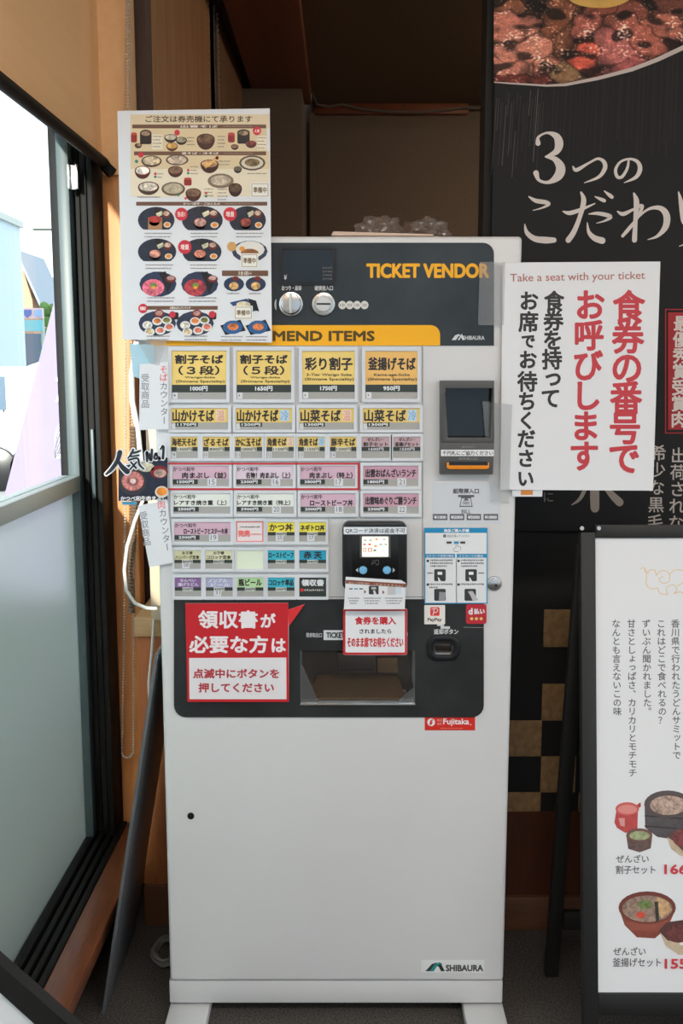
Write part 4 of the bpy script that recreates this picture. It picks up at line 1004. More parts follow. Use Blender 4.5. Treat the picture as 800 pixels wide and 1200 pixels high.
# ---- red receipt notice with the pointer tab
rn, P = sheet('receipt_notice', 'red and white receipt notice with a pointer tab, on the charcoal panel', 'notice', [(217, 707), (337.5, 706.5), (337.6, 714.5), (357, 708), (338.2, 734), (338.4, 822.5), (219.5, 822.5)], 0.0075, th=0.001)
P.poly([(217, 707), (337.5, 706.5), (338.4, 822.5), (219.5, 822.5)], (196, 32, 42), 1); P.poly([(337.4, 714.5), (357, 708), (338.2, 734)], (214, 46, 50), 1)
P.poly([(221.5, 771), (335.3, 770.5), (335.6, 819.3), (222, 819.3)], (226, 222, 226), 2)
P.text('領収書', 232, 715, 302, 736.5, (236, 228, 232), 3, bold=.75, res=4); P.text('が', 305, 718.5, 323, 735.5, (236, 228, 232), 3, bold=.7, res=4)
P.text('必要な方', 221.5, 744.5, 314, 765.5, (236, 228, 232), 3, bold=.75, res=4); P.text('は', 318, 748, 335, 764.5, (236, 228, 232), 3, bold=.7, res=4)
P.text('点滅中にボタンを', 226, 783.5, 327, 795, (176, 52, 60), 3, bold=.45, res=3); P.text('押してください', 232.5, 800, 321, 811.5, (176, 52, 60), 3, bold=.45, res=3)
P.build('print', rn)

# ---- brown-topped instruction card and red-framed card hanging from the reader
ic, P = sheet('instruction_card', 'white instruction card with a brown top strip, hanging below the reader', 'card', [(405, 676), (470, 680), (475.5, 683.5), (474, 714), (402.8, 714)], 0.034, th=0.0008)
BRN = (130, 72, 56)
P.poly([(405, 679.5), (475.3, 684), (475.2, 688.5), (405, 683.8)], BRN, 1); P.text('QRコード決済の流れ', 408, 681.2, 433, 684, (220, 190, 176), 2, slope=1.5, bold=.05); P.text('（返金できません）', 438, 683.2, 472, 686.4, (220, 190, 176), 2, slope=1.8)
for x in (409, 415, 421): P.rect(x, 689.3, x + 4, 690.8, (90, 92, 96) if x != 415 else (90, 150, 190), 1)
P.rect(432, 686.5, 443.5, 696.5, (58, 56, 60), 1, r=1.2); P.rect(435, 688, 440.5, 690.5, (190, 190, 190), 2); P.poly([(437, 692), (439, 691.5), (441, 696.5), (438, 696.5)], (220, 220, 220), 2)
P.poly([(426.5, 691), (429, 693.5), (426.5, 696)], BRN, 1); P.poly([(448, 691.5), (450.5, 694), (448, 696.5)], BRN, 1)
P.rect(454, 687, 463.5, 697, (196, 198, 200), 1); P.rect(464, 687, 470, 696, (206, 220, 230), 1)      # phone screen, code left out
for x0, x1 in ((408, 421), (426, 446), (451, 472)):
    for i in range(3): P.squiggle(x0 + i, x1 - i * 1.5, 701 + i * 3, 1.6, (110, 108, 110), 1)
P.build('print', ic)
rc, P = sheet('wait_notice', 'red-framed white card asking guests to wait at their seat, over the tray', 'notice', rrect(401.8, 713, 477, 767.5, 2.5), 0.012, th=0.0015)
P.poly(rrect(401.8, 713.2, 476.8, 767.3, 2.5), (196, 38, 46), 1); P.rect(404.6, 716, 474.2, 764.6, (232, 232, 236), 2, r=1)
P.text('食券を購入', 415.5, 722.5, 464, 732, (200, 44, 52), 3, bold=.4, res=3); P.text('されましたら', 421, 737, 458.5, 742.5, (52, 50, 54), 3, bold=.2); P.text('そのまま席でお待ちください', 406.5, 746.5, 472.5, 758.5, (200, 44, 52), 3, bold=.35, res=3)
P.build('print', rc)

# ---- two pick-up tags on the machine's left edge
def pickup(label, quad, first, cx, rot, dy):
    t, P = sheet('pickup_tag', label, 'tag', quad, 0.010)
    P.rot = rot
    a, b = cx
    P.column(first, b, 431 + dy, b, 431 + dy + 9.5 * (len(first) - 1), 9.4, (236, 120, 124), 1, bold=.12)
    P.column('カウンター', b + .4, 431 + dy + 9.8 * len(first), b + 1, 431 + dy + 9.8 * len(first) + 40, 9.2, (120, 122, 128), 1, bold=.08)
    P.column('受取商品', a, 441 + dy, a + .2, 441 + dy + 30.5, 9.6, (140, 142, 148), 1, bold=.08)
    P.build('print', t)
pickup('upper white pick-up tag with grey vertical writing on the left edge', [(163.5, 427), (197, 424), (197.5, 503), (163, 504)], 'そば', (170, 191.5), None, 2)
pickup('lower white pick-up tag tilted on the left edge, below the photo card', [(161.5, 592.5), (196, 586), (203, 659), (175, 665)], '肉', (167.5, 190), (180, 600, -7), 162)
bc = slab([(152, 403), (181, 404), (180, 428), (170, 446), (156, 441)], F.lift(0.006), 0, -0.0004).build('blue_card', mat('pale_blue_paper', (176, 212, 226), 0.6)); tag(bc, 'pale blue paper scrap behind the upper pick-up tag', 'paper')

# ---- brush strokes
def smooth(pts, n=6):
    out = []
    for i in range(len(pts) - 1):
        p0 = pts[max(0, i-1)]; p1 = pts[i]; p2 = pts[i+1]; p3 = pts[min(len(pts)-1, i+2)]
        for k in range(n):
            t = k / n
            out.append(tuple(0.5*((2*b) + (-a + c)*t + (2*a - 5*b + 4*c - d)*t*t + (-a + 3*b - 3*c + d)*t**3) for a, b, c, d in zip(p0, p1, p2, p3)))
    out.append(tuple(pts[-1])); return out
def stroke(P, pts, col, L, fx, grow=0.0, scale=1.0):
    s = smooth([(*fx(x, y), w * scale) for x, y, w in pts])
    P.line([(a, b) for a, b, w in s], [max(.3, w) + grow for a, b, w in s], col, L)
    for q in (s[0], s[-1]): P.oval(q[0], q[1], (max(.3, q[2]) + grow)/2, (max(.3, q[2]) + grow)/2, col, L + .1, n=10)

# ---- photo card "most popular"
pc, P = sheet('photo_card', 'dark photo card of a meat bowl topped with brush lettering', 'card', [(139, 545), (196.5, 535), (196.5, 586), (138.5, 587.5)], 0.014)
fz = lambda x, y: (100 + x / 4, 400 + y / 4)
P.poly([(138.8, 547), (196.3, 536), (196.3, 585.8), (138.8, 587)], (34, 40, 58), 1, .2)
def fo(x, y, rx, ry, c, L, mot=0): a = fz(x, y); P.oval(a[0], a[1], rx/4, ry/4, c, L, mot)
fo(222, 660, 66, 62, (58, 54, 60), 2); fo(222, 655, 52, 46, (190, 110, 104), 3, .5)
for k in range(14):
    a = k / 14 * 2 * math.pi; c = fz(222 + 30*math.cos(a), 655 + 26*math.sin(a)); P.oval(c[0], c[1], 4.6, 2.0, (214, 138, 132), 4, .4, 8, math.degrees(a))
fo(224, 655, 14, 12, (232, 200, 196), 5, .3); fo(346, 612, 42, 30, (130, 30, 36), 2); fo(350, 618, 30, 20, (170, 140, 130), 3, .7); fo(284, 590, 40, 22, (204, 196, 170), 2, .5)
fo(358, 706, 32, 28, (220, 205, 190), 3); fo(358, 704, 24, 19, (228, 140, 50), 4, .3)
P.text('かつべ和牛肉まぶし', *fz(165, 725), *fz(380, 748), (228, 226, 226), 6, bold=.25, slope=-.3)
slab([(143, 588), (160, 588), (160, 591.5), (143, 591.5)], F.lift(.0135), 0, -.0005).build('blue_edge', mat('blue_card', (60, 150, 190), .5), pc)
P.build('print', pc)
T = MB(); D = Print(F.lift(0.016))
RK = [[(162, 520, 20), (150, 560, 17), (124, 598, 15), (98, 622, 9)], [(150, 552, 8), (170, 585, 18), (196, 610, 24)],
      [(224, 508, 8), (214, 530, 7), (200, 548, 4)], [(214, 524, 6), (238, 520, 8), (258, 512, 5)], [(214, 540, 5), (250, 534, 6)], [(204, 556, 7), (244, 548, 7), (254, 578, 8), (274, 598, 5)], [(214, 566, 6), (238, 594, 7)], [(240, 566, 6), (210, 600, 6)],
      [(290, 562, 8), (288, 518, 9), (308, 558, 9), (312, 508, 8)], [(330, 528, 6), (322, 544, 6), (332, 552, 6), (340, 540, 6), (331, 529, 5)], [(348, 548, 8), (350, 549, 8)], [(352, 506, 5), (366, 492, 9), (364, 548, 10)]]
for i_, s_ in enumerate(RK): stroke(D, s_, (240, 242, 246), 1 + i_ * .3, fz, 3.4, .25)
for i_, s_ in enumerate(RK): stroke(D, s_, (40, 44, 52), 6 + i_ * .3, fz, .6, .25)
o = D.build('brush_lettering', pc)
# lettering is a die-cut card: give it a backing
md = o.modifiers.new('t', 'SOLIDIFY'); md.thickness = 0.0003; md.offset = -1

# ================================================================ THINGS ON TOP OF THE MACHINE
x0, x1 = PY(1.92).at(388, 272).x, PY(1.92).at(526, 272).x
t = thing('paper_stack', 'flat stack of cream boards lying on top of the ticket machine', 'board', ((x0+x1)/2, 2.0, ZTM + .002))
mcb = mat('cream_board', (214, 190, 172), .7)
MB().box(x0 + .012, x1 - .02, 1.915, 2.12, ZTM + .0022, ZTM + .010).build('board', mcb, t)
MB().hexa([(x0, 1.905, ZTM + .0102), (x1 - .03, 1.91, ZTM + .0102), (x1 - .03, 2.10, ZTM + .0102), (x0 + .01, 2.11, ZTM + .0102), (x0 + .004, 1.905, ZTM + .0175), (x1 - .03, 1.91, ZTM + .013), (x1 - .03, 2.10, ZTM + .013), (x0 + .012, 2.11, ZTM + .017)]).build('board', mcb, t)
def bag(px0, px1, y, h, seed):
    bm = bmesh.new(); bmesh.ops.create_icosphere(bm, subdivisions=4, radius=1)
    a = PY(y).at(px0, 260).x; b = PY(y).at(px1, 260).x
    for v in bm.verts:
        k = 1 + .28 * noise.noise(v.co * 2.3 + Vector((seed, 0, 0))) + .12 * noise.noise(v.co * 7 + Vector((seed, 4, 0))) + .05 * abs(noise.noise(v.co * 16))
        z = max(-.35, v.co.z)
        v.co = Vector(((a + b)/2 + v.co.x * (b - a)/2 * k, y + v.co.y * .06 * k, ZTM + .0185 + (z + .35) / 1.35 * h * k))
    me = bpy.data.meshes.new('bag'); bm.to_mesh(me); bm.free(); return me
o = link_mesh('plastic_bag', bag(418, 470, 1.99, .036, 1), None, (M['bag'],)); tag(o, 'crumpled clear plastic bag on the boards, left of the two', 'bag', 'plastic bags on the machine')
o = link_mesh('plastic_bag', bag(468, 526, 2.02, .034, 5), None, (M['bag'],)); tag(o, 'crumpled clear plastic bag on the boards, right of the two', 'bag', 'plastic bags on the machine')

# ================================================================ BANNER RIGHT OF THE MACHINE
YB = 2.175
BP = PY(YB)
zb = BP.at(640, 622).z; xl = BP.at(578.5, 150).x
bn = thing('food_banner', 'tall black banner with a grilled-meat photo and white brush lettering', 'banner', (xl + .4, YB, zb))
MB().box(xl, xl + 0.86, YB, YB + 0.003, zb, 2.42).build('cloth', M['banner'], bn)
MB().tube([(xl - .01, YB + .002, 2.42), (xl + .87, YB + .002, 2.42)], .009, 10).build('hanging_rod', M['alu_black'], bn, smooth=True)
P = Print(BP.lift(0.0003))
edge = [(578.5, 96.5), (600, 98), (640, 100.5), (662, 99.5), (700, 92), (740, 81.5), (770, 70), (800, 56), (850, 30)]
P.line(edge, [1.2, 1.8, 2.4, 3.2, 4, 4.6, 5, 5.4, 6], (206, 190, 184), 6)
# the grilled-meat photograph: chunks of meat with seared edges, dark gaps, juices
CH = [(592, 32, 40, 20, 10, (170, 104, 88)), (618, 60, 48, 20, -12, (176, 112, 94)), (590, 78, 26, 12, 5, (172, 108, 92)), (652, 22, 18, 30, 20, (110, 66, 46)), (655, 46, 14, 26, 30, (104, 64, 46)),
      (686, 66, 15, 22, 8, (176, 78, 62)), (662, 86, 22, 10, 10, (118, 88, 62)), (606, 92, 40, 7, 2, (92, 42, 36)), (690, 26, 22, 12, -40, (140, 78, 66)), (724, 58, 30, 22, 30, (160, 92, 86)),
      (752, 44, 38, 18, 30, (150, 84, 70)), (780, 28, 34, 14, 10, (150, 88, 72)), (736, 76, 20, 9, -16, (150, 80, 76)), (790, 8, 40, 8, 8, (90, 52, 42)), (746, 12, 34, 10, 14, (112, 62, 50)), (606, 6, 26, 10, 0, (120, 74, 54)),
      (616, 2, 24, 16, 15, (48, 30, 24)), (708, 8, 26, 8, -20, (120, 66, 50)), (640, 76, 16, 8, 0, (150, 92, 74)), (824, 30, 30, 26, 0, (130, 76, 62))]
def meat_at(x, y):
    e = edge[0][1]
    for (a, b), (c, d) in zip(edge, edge[1:]):
        if a <= x <= c: e = b + (d - b) * (x - a) / (c - a)
    if y > e: return None
    v = Vector((x * .05, y * .05, 0)); wx_, wy_ = noise.noise(v * 1.2) * 9 + noise.noise(v * 5) * .9, noise.noise(v * 1.2 + Vector((7, 3, 0))) * 9 + noise.noise(v * 5 + Vector((3, 3, 0))) * .9
    X, Y = x + wx_, y + wy_; ds = []
    for cx, cy, rx, ry, an_, col in CH:
        a = math.radians(an_); dx, dy = X - cx, Y - cy
        ds.append((math.hypot((dx*math.cos(a) + dy*math.sin(a))/rx, (-dx*math.sin(a) + dy*math.cos(a))/ry), col))
    ds.sort(key=lambda q: q[0]); d, col = ds[0]; gap = ds[1][0] - d
    k = min(1, .62 + gap * 1.8) * max(.12, min(1.12, 1.75 - d * .9))
    f = noise.noise(Vector((x * .11, y * .16, 2))) * .22 + noise.noise(Vector((x * .4, y * .45, 5))) * .20 + noise.noise(Vector((x * 1.1, y * 1.1, 9))) * .16
    sear = noise.noise(Vector((x * .035 + y * .05, y * .06 - x * .03, 11)))
    if sear > .10: k *= 1 - min(.66, (sear - .10) * 3.0)
    k *= 1.12
    hi = max(0, noise.noise(Vector((x * .30, y * .42, 21))) + .9 * noise.noise(Vector((x * .05, y * .06, 31))) - .30) * 260
    return tuple(max(0, min(255, c * k * (1 + f) + hi * w)) for c, w in zip(col, (1, .9, .85)))
P.raster(578.5, -40, 850, 100, 272, 140, meat_at, 1)
P.poly([(a[0], a[1]) for a in smooth([(x, y, 0) for x, y in [(660, -6), (672, 4), (692, 9), (716, 8.5), (734, 2), (740, -6), (700, -12), (660, -6)]], 4)], (218, 172, 92), 7, .12)
random.seed(11)
for i in range(26):
    x = 582 + i * 2.5 + random.uniform(-1, 1); y0 = 104 + random.uniform(0, 20); y1 = y0 + random.uniform(25, 95); g_ = random.randint(50, 110)
    if i > 22: g_ = 45
    P.line([(x, y0), (x - (y1 - y0) * .07, y1)], random.choice([.4, .6, .9]), (g_, int(g_*.92), int(g_*.9)), 1)
for i in range(30): x = 650 + i * 5 + random.uniform(-2, 2); P.line([(x, 104 + random.uniform(-6, 10) - i * 1.3), (x - 4, 180 + random.uniform(-20, 10))], random.uniform(.6, 2.4), (42, 36, 36), 1)
P.build('printed_photo', bn, 'ink_meat')
P = Print(BP.lift(0.0006)); BW = (222, 212, 206)
fb = lambda x, y: (560 + x / 3.333, y / 3.333)
ST_ = [[(234, 560, 20), (236, 535, 10), (270, 519, 9), (305, 532, 26), (316, 562, 33), (305, 592, 24), (268, 611, 8)], [(264, 612, 8), (300, 622, 22), (322, 655, 36), (312, 688, 34), (275, 712, 14), (238, 704, 12), (226, 676, 22)],
      [(370, 650, 5), (384, 664, 15), (430, 638, 9), (468, 620, 10), (492, 634, 16), (494, 660, 17), (470, 692, 12), (415, 714, 3)],
      [(588, 624, 7), (582, 658, 11), (562, 690, 12), (543, 690, 13), (537, 662, 12), (556, 632, 9), (592, 621, 9), (622, 632, 14), (632, 660, 18), (616, 692, 14), (570, 714, 3)],
      [(198, 768, 5), (225, 784, 16), (262, 790, 17), (276, 798, 12), (250, 812, 7), (214, 822, 3)], [(182, 876, 4), (190, 908, 16), (220, 932, 22), (262, 938, 26), (296, 938, 20)],
      [(332, 826, 6), (360, 832, 17), (410, 815, 12), (456, 795, 4)], [(402, 752, 8), (412, 785, 20), (396, 850, 17), (374, 905, 20), (352, 938, 22)], [(432, 836, 4), (470, 834, 14), (516, 846, 16), (496, 862, 8), (462, 872, 3)],
      [(426, 870, 4), (432, 906, 14), (454, 930, 22), (484, 940, 26)], [(456, 768, 4), (478, 778, 13), (492, 784, 14)], [(492, 746, 4), (512, 762, 14), (522, 770, 14)],
      [(608, 756, 8), (618, 790, 22), (614, 860, 17), (610, 938, 20)], [(544, 826, 6), (566, 836, 16), (606, 818, 10), (640, 804, 14), (622, 850, 11), (588, 896, 12), (564, 922, 10)], [(564, 922, 12), (596, 880, 8), (656, 822, 9), (706, 812, 18), (734, 838, 26), (732, 884, 24), (700, 922, 12), (662, 936, 3)],
      [(782, 750, 5), (792, 795, 18), (797, 860, 12), (806, 880, 4)], [(856, 745, 8), (872, 800, 22), (866, 880, 18), (830, 940, 10), (785, 962, 3)]]
for i_, s_ in enumerate(ST_): stroke(P, s_, BW, 1 + i_ * .35, fb, 0, 1/3.333)
fc = lambda x, y: (560 + x / 3.333, 300 + y / 3.333)
for s_ in ([(455, 860, 30), (455, 930, 36), (456, 985, 34)], [(480, 880, 10), (520, 930, 26), (552, 962, 32)], [(430, 880, 16), (400, 945, 14), (366, 972, 4)]): stroke(P, s_, (168, 154, 142), 1, fc, 0, 1/3.333)
P.text('に', 637, 577, 648, 588, (130, 120, 112), 1)
P.frame(779, 362, 850, 508, 1.2, (176, 34, 40), 1); P.rect(782.5, 366, 850, 503.5, (172, 34, 40), 1)
P.column('最優秀賞受賞肉', 798.5, 379.5, 795, 492, 18.5, (226, 216, 208), 2, bold=.55, res=3)
P.column('出荷されな', 795, 534, 792, 613, 18.5, (196, 186, 178), 1, bold=.2, res=3); P.column('希少な黒毛', 771, 531, 767.5, 612, 18.5, (196, 186, 178), 1, bold=.2, res=3)
P.build('banner_lettering', bn)

# ================================================================ A-BOARD
u = Vector((0, .157, .91)).normalized(); AN = Vector((0, -.91, .157)).normalized()
AP = Plane((0, 1.867, .995), AN)
def ab(x, z): # point on the board's front plane at world x, height z
    return Vector((x, 1.867 - (.995 - z) * .157 / .91, z))
ax0 = AP.at(682, 900).x; ax1 = AP.at(699.3, 900).x; AW = .60; ax3 = ax0 + AW; ax2 = ax3 - (ax1 - ax0)
zt1 = AP.at(740, 616).z; zt0 = AP.at(740, 630.5).z; zp0 = AP.at(740, 1164.5).z; zp1 = AP.at(740, 1190).z
an = thing('sandwich_board', 'black wooden sandwich board with a white menu sheet, on the carpet', 'signboard', ((ax0 + ax3)/2, 1.78, 0))
back = -AN * .022
def bar(name, xa, xb, za, zb_):
    return MB().prism([ab(xa, za), ab(xb, za), ab(xb, zb_), ab(xa, zb_)], back).build(name, M['board_black'], an, bevel=.0015)
bar('side_post', ax0, ax1, .003, zt1 - .012); bar('side_post', ax2, ax3, .003, zt1 - .012)
bar('top_rail', ax1, ax3 - .002, zt0, zt1 + .002); bar('bottom_rail', ax1, ax2, zp1, zp0)
MB().prism([ab(ax1 - .003, zp0 - .003) - AN*.006, ab(ax2 + .003, zp0 - .003) - AN*.006, ab(ax2 + .003, zt0 + .003) - AN*.006, ab(ax1 - .003, zt0 + .003) - AN*.006], -AN*.008).build('back_board', M['board_black'], an)
for xa in (ax0 + .002, ax3 - .032):
    MB().hexa([(xa - .016, 1.985, .003), (xa + .012, 1.985, .003), (xa + .012, 2.005, .003), (xa - .016, 2.005, .003), (xa + .002, 1.905, .96), (xa + .030, 1.905, .96), (xa + .030, 1.925, .96), (xa + .002, 1.925, .96)]).build('rear_leg', M['board_black'], an, bevel=.001)
MB().box(ax0 + .02, ax3 - .03, 1.978, 1.994, .115, .155).build('cross_bar', M['board_black'], an, bevel=.001)
for xa in (ax0, ax1 + .004): MB().disc(Vector((xa, 1.862, zt1 - .004)), .004, (0, -1, .2), .004, 12).build('hinge_screw', M['steel'], an)
QP = Plane(AP.p - AN * .0055, AN)
sh = MB().prism([ab(ax1, zp0) - AN*.0055, ab(ax2, zp0) - AN*.0055, ab(ax2, zt0) - AN*.0055, ab(ax1, zt0) - AN*.0055], -AN*.0004).build('menu_sheet', M['paper'], an)
P = Print(QP.lift(.0001)); TX = (96, 94, 98)
for t, xt, n in (('なんとも言えないこの味', 721.5, 11), ('甘さとしょっぱさ、カリカリとモチモチ', 739.5, 18), ('ずいぶん聞かれました。', 756.8, 11), ('これはどこで食べれるの？', 774.3, 12), ('香川県で行われたうどんサミットで', 791, 16)):
    P.column(t, xt, 731, xt + 1.6, 731 + 10.28 * (n - 1), 9.9, TX, 1, bold=.14)
GO = (226, 196, 140)
cl = lambda x, y: (560 + x / 3.333, 600 + y / 3.333)
for s_ in ([(632, 222), (648, 218), (662, 240), (666, 230), (688, 226), (696, 248)], [(648, 222), (658, 250), (656, 282), (676, 300), (700, 296)], [(696, 248), (716, 228), (744, 238), (746, 268), (722, 278), (706, 262), (722, 252)], [(746, 246), (768, 226), (800, 228)], [(700, 296), (712, 318), (740, 322)], [(740, 322), (736, 296), (762, 284), (776, 304), (764, 318)], [(776, 290), (800, 276)], [(764, 320), (790, 312), (812, 330)]):
    P.line([(a, b) for a, b, w in smooth([(*cl(x, y), 0) for x, y in s_], 5)], .85, GO, 1)
az = lambda x, y: (560 + x / 3.333, 880 + y / 3.333)
def ao(x, y, rx, ry, c, L, mot=0, **k): a = az(x, y); P.oval(a[0], a[1], rx/3.333, ry/3.333, c, L, mot, 24, **k)
def ap(pts, c, L, mot=0): P.poly([az(*q) for q in pts], c, L, mot)
# red pourer, small pot, black tiered box with noodles, sweet-bean bowl
ap([(540, 230), (624, 226), (622, 312), (575, 320), (542, 300), (532, 280)], (186, 76, 74), 1, .15); ap([(548, 262), (572, 262), (572, 296), (556, 292)], (214, 150, 148), 2); ap([(604, 222), (634, 200), (636, 216), (616, 232)], (176, 66, 66), 2)
ao(582, 226, 46, 26, (206, 96, 92), 3); ao(582, 228, 38, 18, (222, 140, 134), 4)
ap([(578, 330), (680, 330), (674, 380), (630, 396), (586, 382)], (104, 84, 80), 3, .3); ao(629, 328, 51, 26, (120, 84, 80), 4); ao(630, 330, 40, 18, (150, 158, 120), 5, .5)
ap([(650, 210), (830, 210), (830, 330), (760, 345), (700, 336), (652, 300)], (86, 80, 82), 2, .2)
for yy in (250, 290): ap([(650, yy), (830, yy + 14), (830, yy + 20), (650, yy + 6)], (60, 54, 58), 3)
ao(740, 208, 92, 54, (90, 78, 78), 4); ao(742, 212, 72, 38, (176, 150, 136), 5, .6)
for k in range(16):
    random.seed(k); x = 690 + random.random()*90; y = 192 + random.random()*36
    P.line([az(x, y), az(x + 16, y - 8), az(x + 30, y + 4)], .5, (206, 184, 168), 6)
ap([(738, 336), (830, 300), (830, 420), (790, 408), (752, 380)], (196, 176, 150), 7, .15); ap([(734, 332), (760, 350), (800, 392), (830, 400), (830, 310), (780, 300)], (96, 72, 72), 8, .2); ao(800, 340, 42, 34, (122, 66, 64), 9, .5)
P.text('ぜんざい', *az(538, 405), *az(666, 436), TX, 3, bold=.15); P.text('割子セット', *az(537, 447), *az(692, 480), TX, 3, bold=.15); P.text('1660', *az(726, 442), *az(848, 481), (204, 66, 76), 10, bold=.55)
ap([(548, 610), (572, 680), (620, 728), (690, 732), (740, 690), (772, 616)], (136, 72, 60), 1, .15); ap([(572, 668), (600, 700), (720, 704), (752, 660)], (150, 84, 70), 2, .1)
ao(660, 612, 112, 64, (118, 64, 56), 3); ao(660, 616, 98, 52, (150, 126, 112), 4, .5); ap([(700, 570), (740, 588), (758, 622), (716, 652), (688, 610)], (196, 160, 120), 5, .4); ao(652, 600, 30, 18, (112, 128, 80), 6, .4); ao(634, 640, 18, 13, (206, 84, 66), 6, .1); ap([(688, 590), (702, 586), (706, 660), (694, 668)], (60, 62, 54), 6, .3)
ap([(708, 706), (830, 668), (830, 800), (780, 794), (732, 760)], (200, 182, 156), 7, .1); ap([(704, 702), (735, 668), (830, 655), (830, 745), (740, 740)], (92, 62, 60), 8, .2); ao(780, 712, 48, 36, (110, 64, 62), 9, .5); ao(800, 752, 16, 6, (232, 228, 226), 10)
P.text('ぜんざい', *az(527, 766), *az(654, 798), TX, 3, bold=.15); P.text('釜揚げセット', *az(525, 808), *az(714, 843), TX, 3, bold=.15); P.text('1550', *az(727, 810), *az(850, 850), (204, 66, 76), 11, bold=.55)
P.build('print', sh, 'ink_gloss')

# ================================================================ LEFT CORNER
fb_ = (-.487, 1.86, .003); ft_ = (-.353, 1.86, .757)
m = MB().hexa([(-.487, 1.86, .002), (-.480, 1.86, .002), (-.480, 2.165, .002), (-.487, 2.165, .002), (-.358, 1.86, .757), (-.351, 1.86, .757), (-.351, 2.165, .757), (-.358, 2.165, .757)])
tag(m.build('leaning_panel', M['panel_dark'], bevel=.0008), 'thin dark grey panel leaning against the left side of the machine', 'panel')
L21 = PY(2.08)
tag(MB().tube([tuple(L21.at(x, y)) for x, y in ((176, 560), (168, 585), (158, 610), (149, 640), (145.5, 668), (148, 692), (158, 707), (172, 712.5), (184, 713))], .0038, 8).build('white_cable', M['cable_white'], smooth=True), 'thick white cable curving out and back behind the left edge', 'cable')
tag(MB().tube([tuple(PY(2.12).at(x, y)) for x, y in ((160, 400), (154, 440), (155, 470), (161, 500), (165, 540))], .006, 8).build('white_pipe', M['cable_white'], smooth=True), 'short white conduit above the brown hose beside the menu poster', 'pipe')
pts = [PY(2.12).at(156 + 2*math.sin(i*.05), 500 + i * 2.0) for i in range(110)]
tag(MB().tube([tuple(p) for p in pts], [.0085 if i % 2 else .0068 for i in range(110)], 8).build('ribbed_hose', M['conduit_brown'], smooth=True), 'brown ribbed hose hanging behind the photo card', 'hose')
a = PY(2.17).at(174, 600).x; b = PY(2.17).at(188, 600).x
t = thing('cable_trunking', 'narrow cream cable trunking upright behind the left edge', 'trunking', ((a + b)/2, 2.17, .745))
MB().box(a, b, 2.165, 2.19, .7455, PY(2.17).at(180, 500).z).build('channel', M['box_cream'], t, bevel=.001)
MB().box(a + .004, b - .004, 2.162, 2.165, .7455, PY(2.17).at(180, 502).z).build('cover', M['box_cream'], t, bevel=.001)
tag(MB().tube([tuple(PY(2.17).at(x, y)) for x, y in ((182, 700), (180, 730), (178, 760), (174, 800), (176, 840))], .003, 8).build('thin_cable', M['cable_white'], smooth=True), 'thin white cable dropping in front of the counter at the left', 'cable')
pts = []
for i in range(90):
    an_ = i / 90 * 4 * 2 * math.pi; r = .036 + .004 * math.sin(i * .4)
    pts.append((-.385 + r * math.cos(an_) * .9, 2.06 + r * 1.3 * math.sin(an_), .006 + .00022 * i + .003 * (1 + math.sin(i * 1.1))))
tag(MB().tube(pts, .0035, 7).build('cable_coil', M['cable_grey'], smooth=True), 'coil of pale cable lying on the carpet behind the leaning panel', 'cable')
NPL = PY(1.15)
t = thing('slanted_sign', 'black-framed sign with a slanting top at the lower left corner', 'signboard', tuple(NPL.at(30, 1500) * 1 if NPL.at(30, 1500).z > 0 else Vector((-.42, 1.15, .0))))
zf = .002
A_, B_ = NPL.at(-30, 1104), NPL.at(94, 1213)
A2, B2 = NPL.at(-30, 1136), NPL.at(64, 1216)
MB().prism([A_, B_, (B_.x, 1.15, zf), (B_.x - .02, 1.15, zf), (B_.x - .02, 1.15, B2.z - .02), A2], (0, .02, 0)).build('frame', M['board_black'], t)
MB().prism([A2 + Vector((0, .006, 0)), (B_.x - .02, 1.156, B2.z - .02), (B_.x - .02, 1.156, zf), (A2.x, 1.156, zf)], (0, .008, 0)).build('sign_face', M['paper'], t)

# ================================================================ OUTSIDE
struct('ground', MB().box(-80, 60, -60, 90, -.30, -.08), M['pave'])
def at(px, py, Y): return PY(Y).at(px, py)
o = thing('pale_building', 'pale blue-white building at the far left through the window', 'building', (-6.2, 13, -.08))
a = at(25, 300, 20); zt_ = at(12, 238, 17).z
MB().box(a.x - 5, a.x, 13, 20, -.08, zt_).build('wall', M['pale_wall'], o); MB().box(a.x - 5.05, a.x + .06, 12.95, 20.05, zt_, zt_ + .12).build('roof_edge', M['alu_pale'], o)
for k in range(3): MB().box(a.x - 1.1 - k*1.4, a.x - .4 - k*1.4, 12.97, 13.0, .9, 1.9).build('window', M['carglass'], o)
o = thing('house', 'tan gabled house beyond the road seen through the window', 'house', (at(24, 440, 26).x, 27, -.08))
L_, R_, E = at(6, 352, 26), at(38, 352, 26), at(22, 300, 26)
MB().prism([(L_.x, 26, -.08), (R_.x, 26, -.08), (R_.x, 26, L_.z), (E.x, 26, E.z), (L_.x, 26, L_.z)], (0, 2, 0)).build('wall', M['brown_wall'], o)
for s_ in (-1, 1):
    e = L_ if s_ < 0 else R_
    MB().prism([(E.x, 25.8, E.z), (e.x + s_*.25, 25.8, L_.z - .2), (e.x + s_*.25, 25.8, L_.z - .05), (E.x, 25.8, E.z + .15)], (0, 2.4, 0)).build('roof', M['roof'], o)
MB().box(E.x - .5, E.x + .5, 25.95, 26, 1.0, 2.1).build('window', M['carglass'], o)
o = thing('house', 'grey-roofed house half hidden behind the tree', 'house', (at(52, 400, 34).x, 35, -.08))
a, b = at(38, 350, 34), at(70, 350, 34)
MB().box(a.x, b.x, 34, 36, -.08, a.z).build('wall', M['pale_wall'], o)
MB().prism([(a.x - .3, 33.7, a.z), (b.x + .3, 33.7, a.z), ((a.x + b.x)/2, 33.7, at(52, 322, 34).z)], (0, 2.6, 0)).build('roof', M['roof'], o)
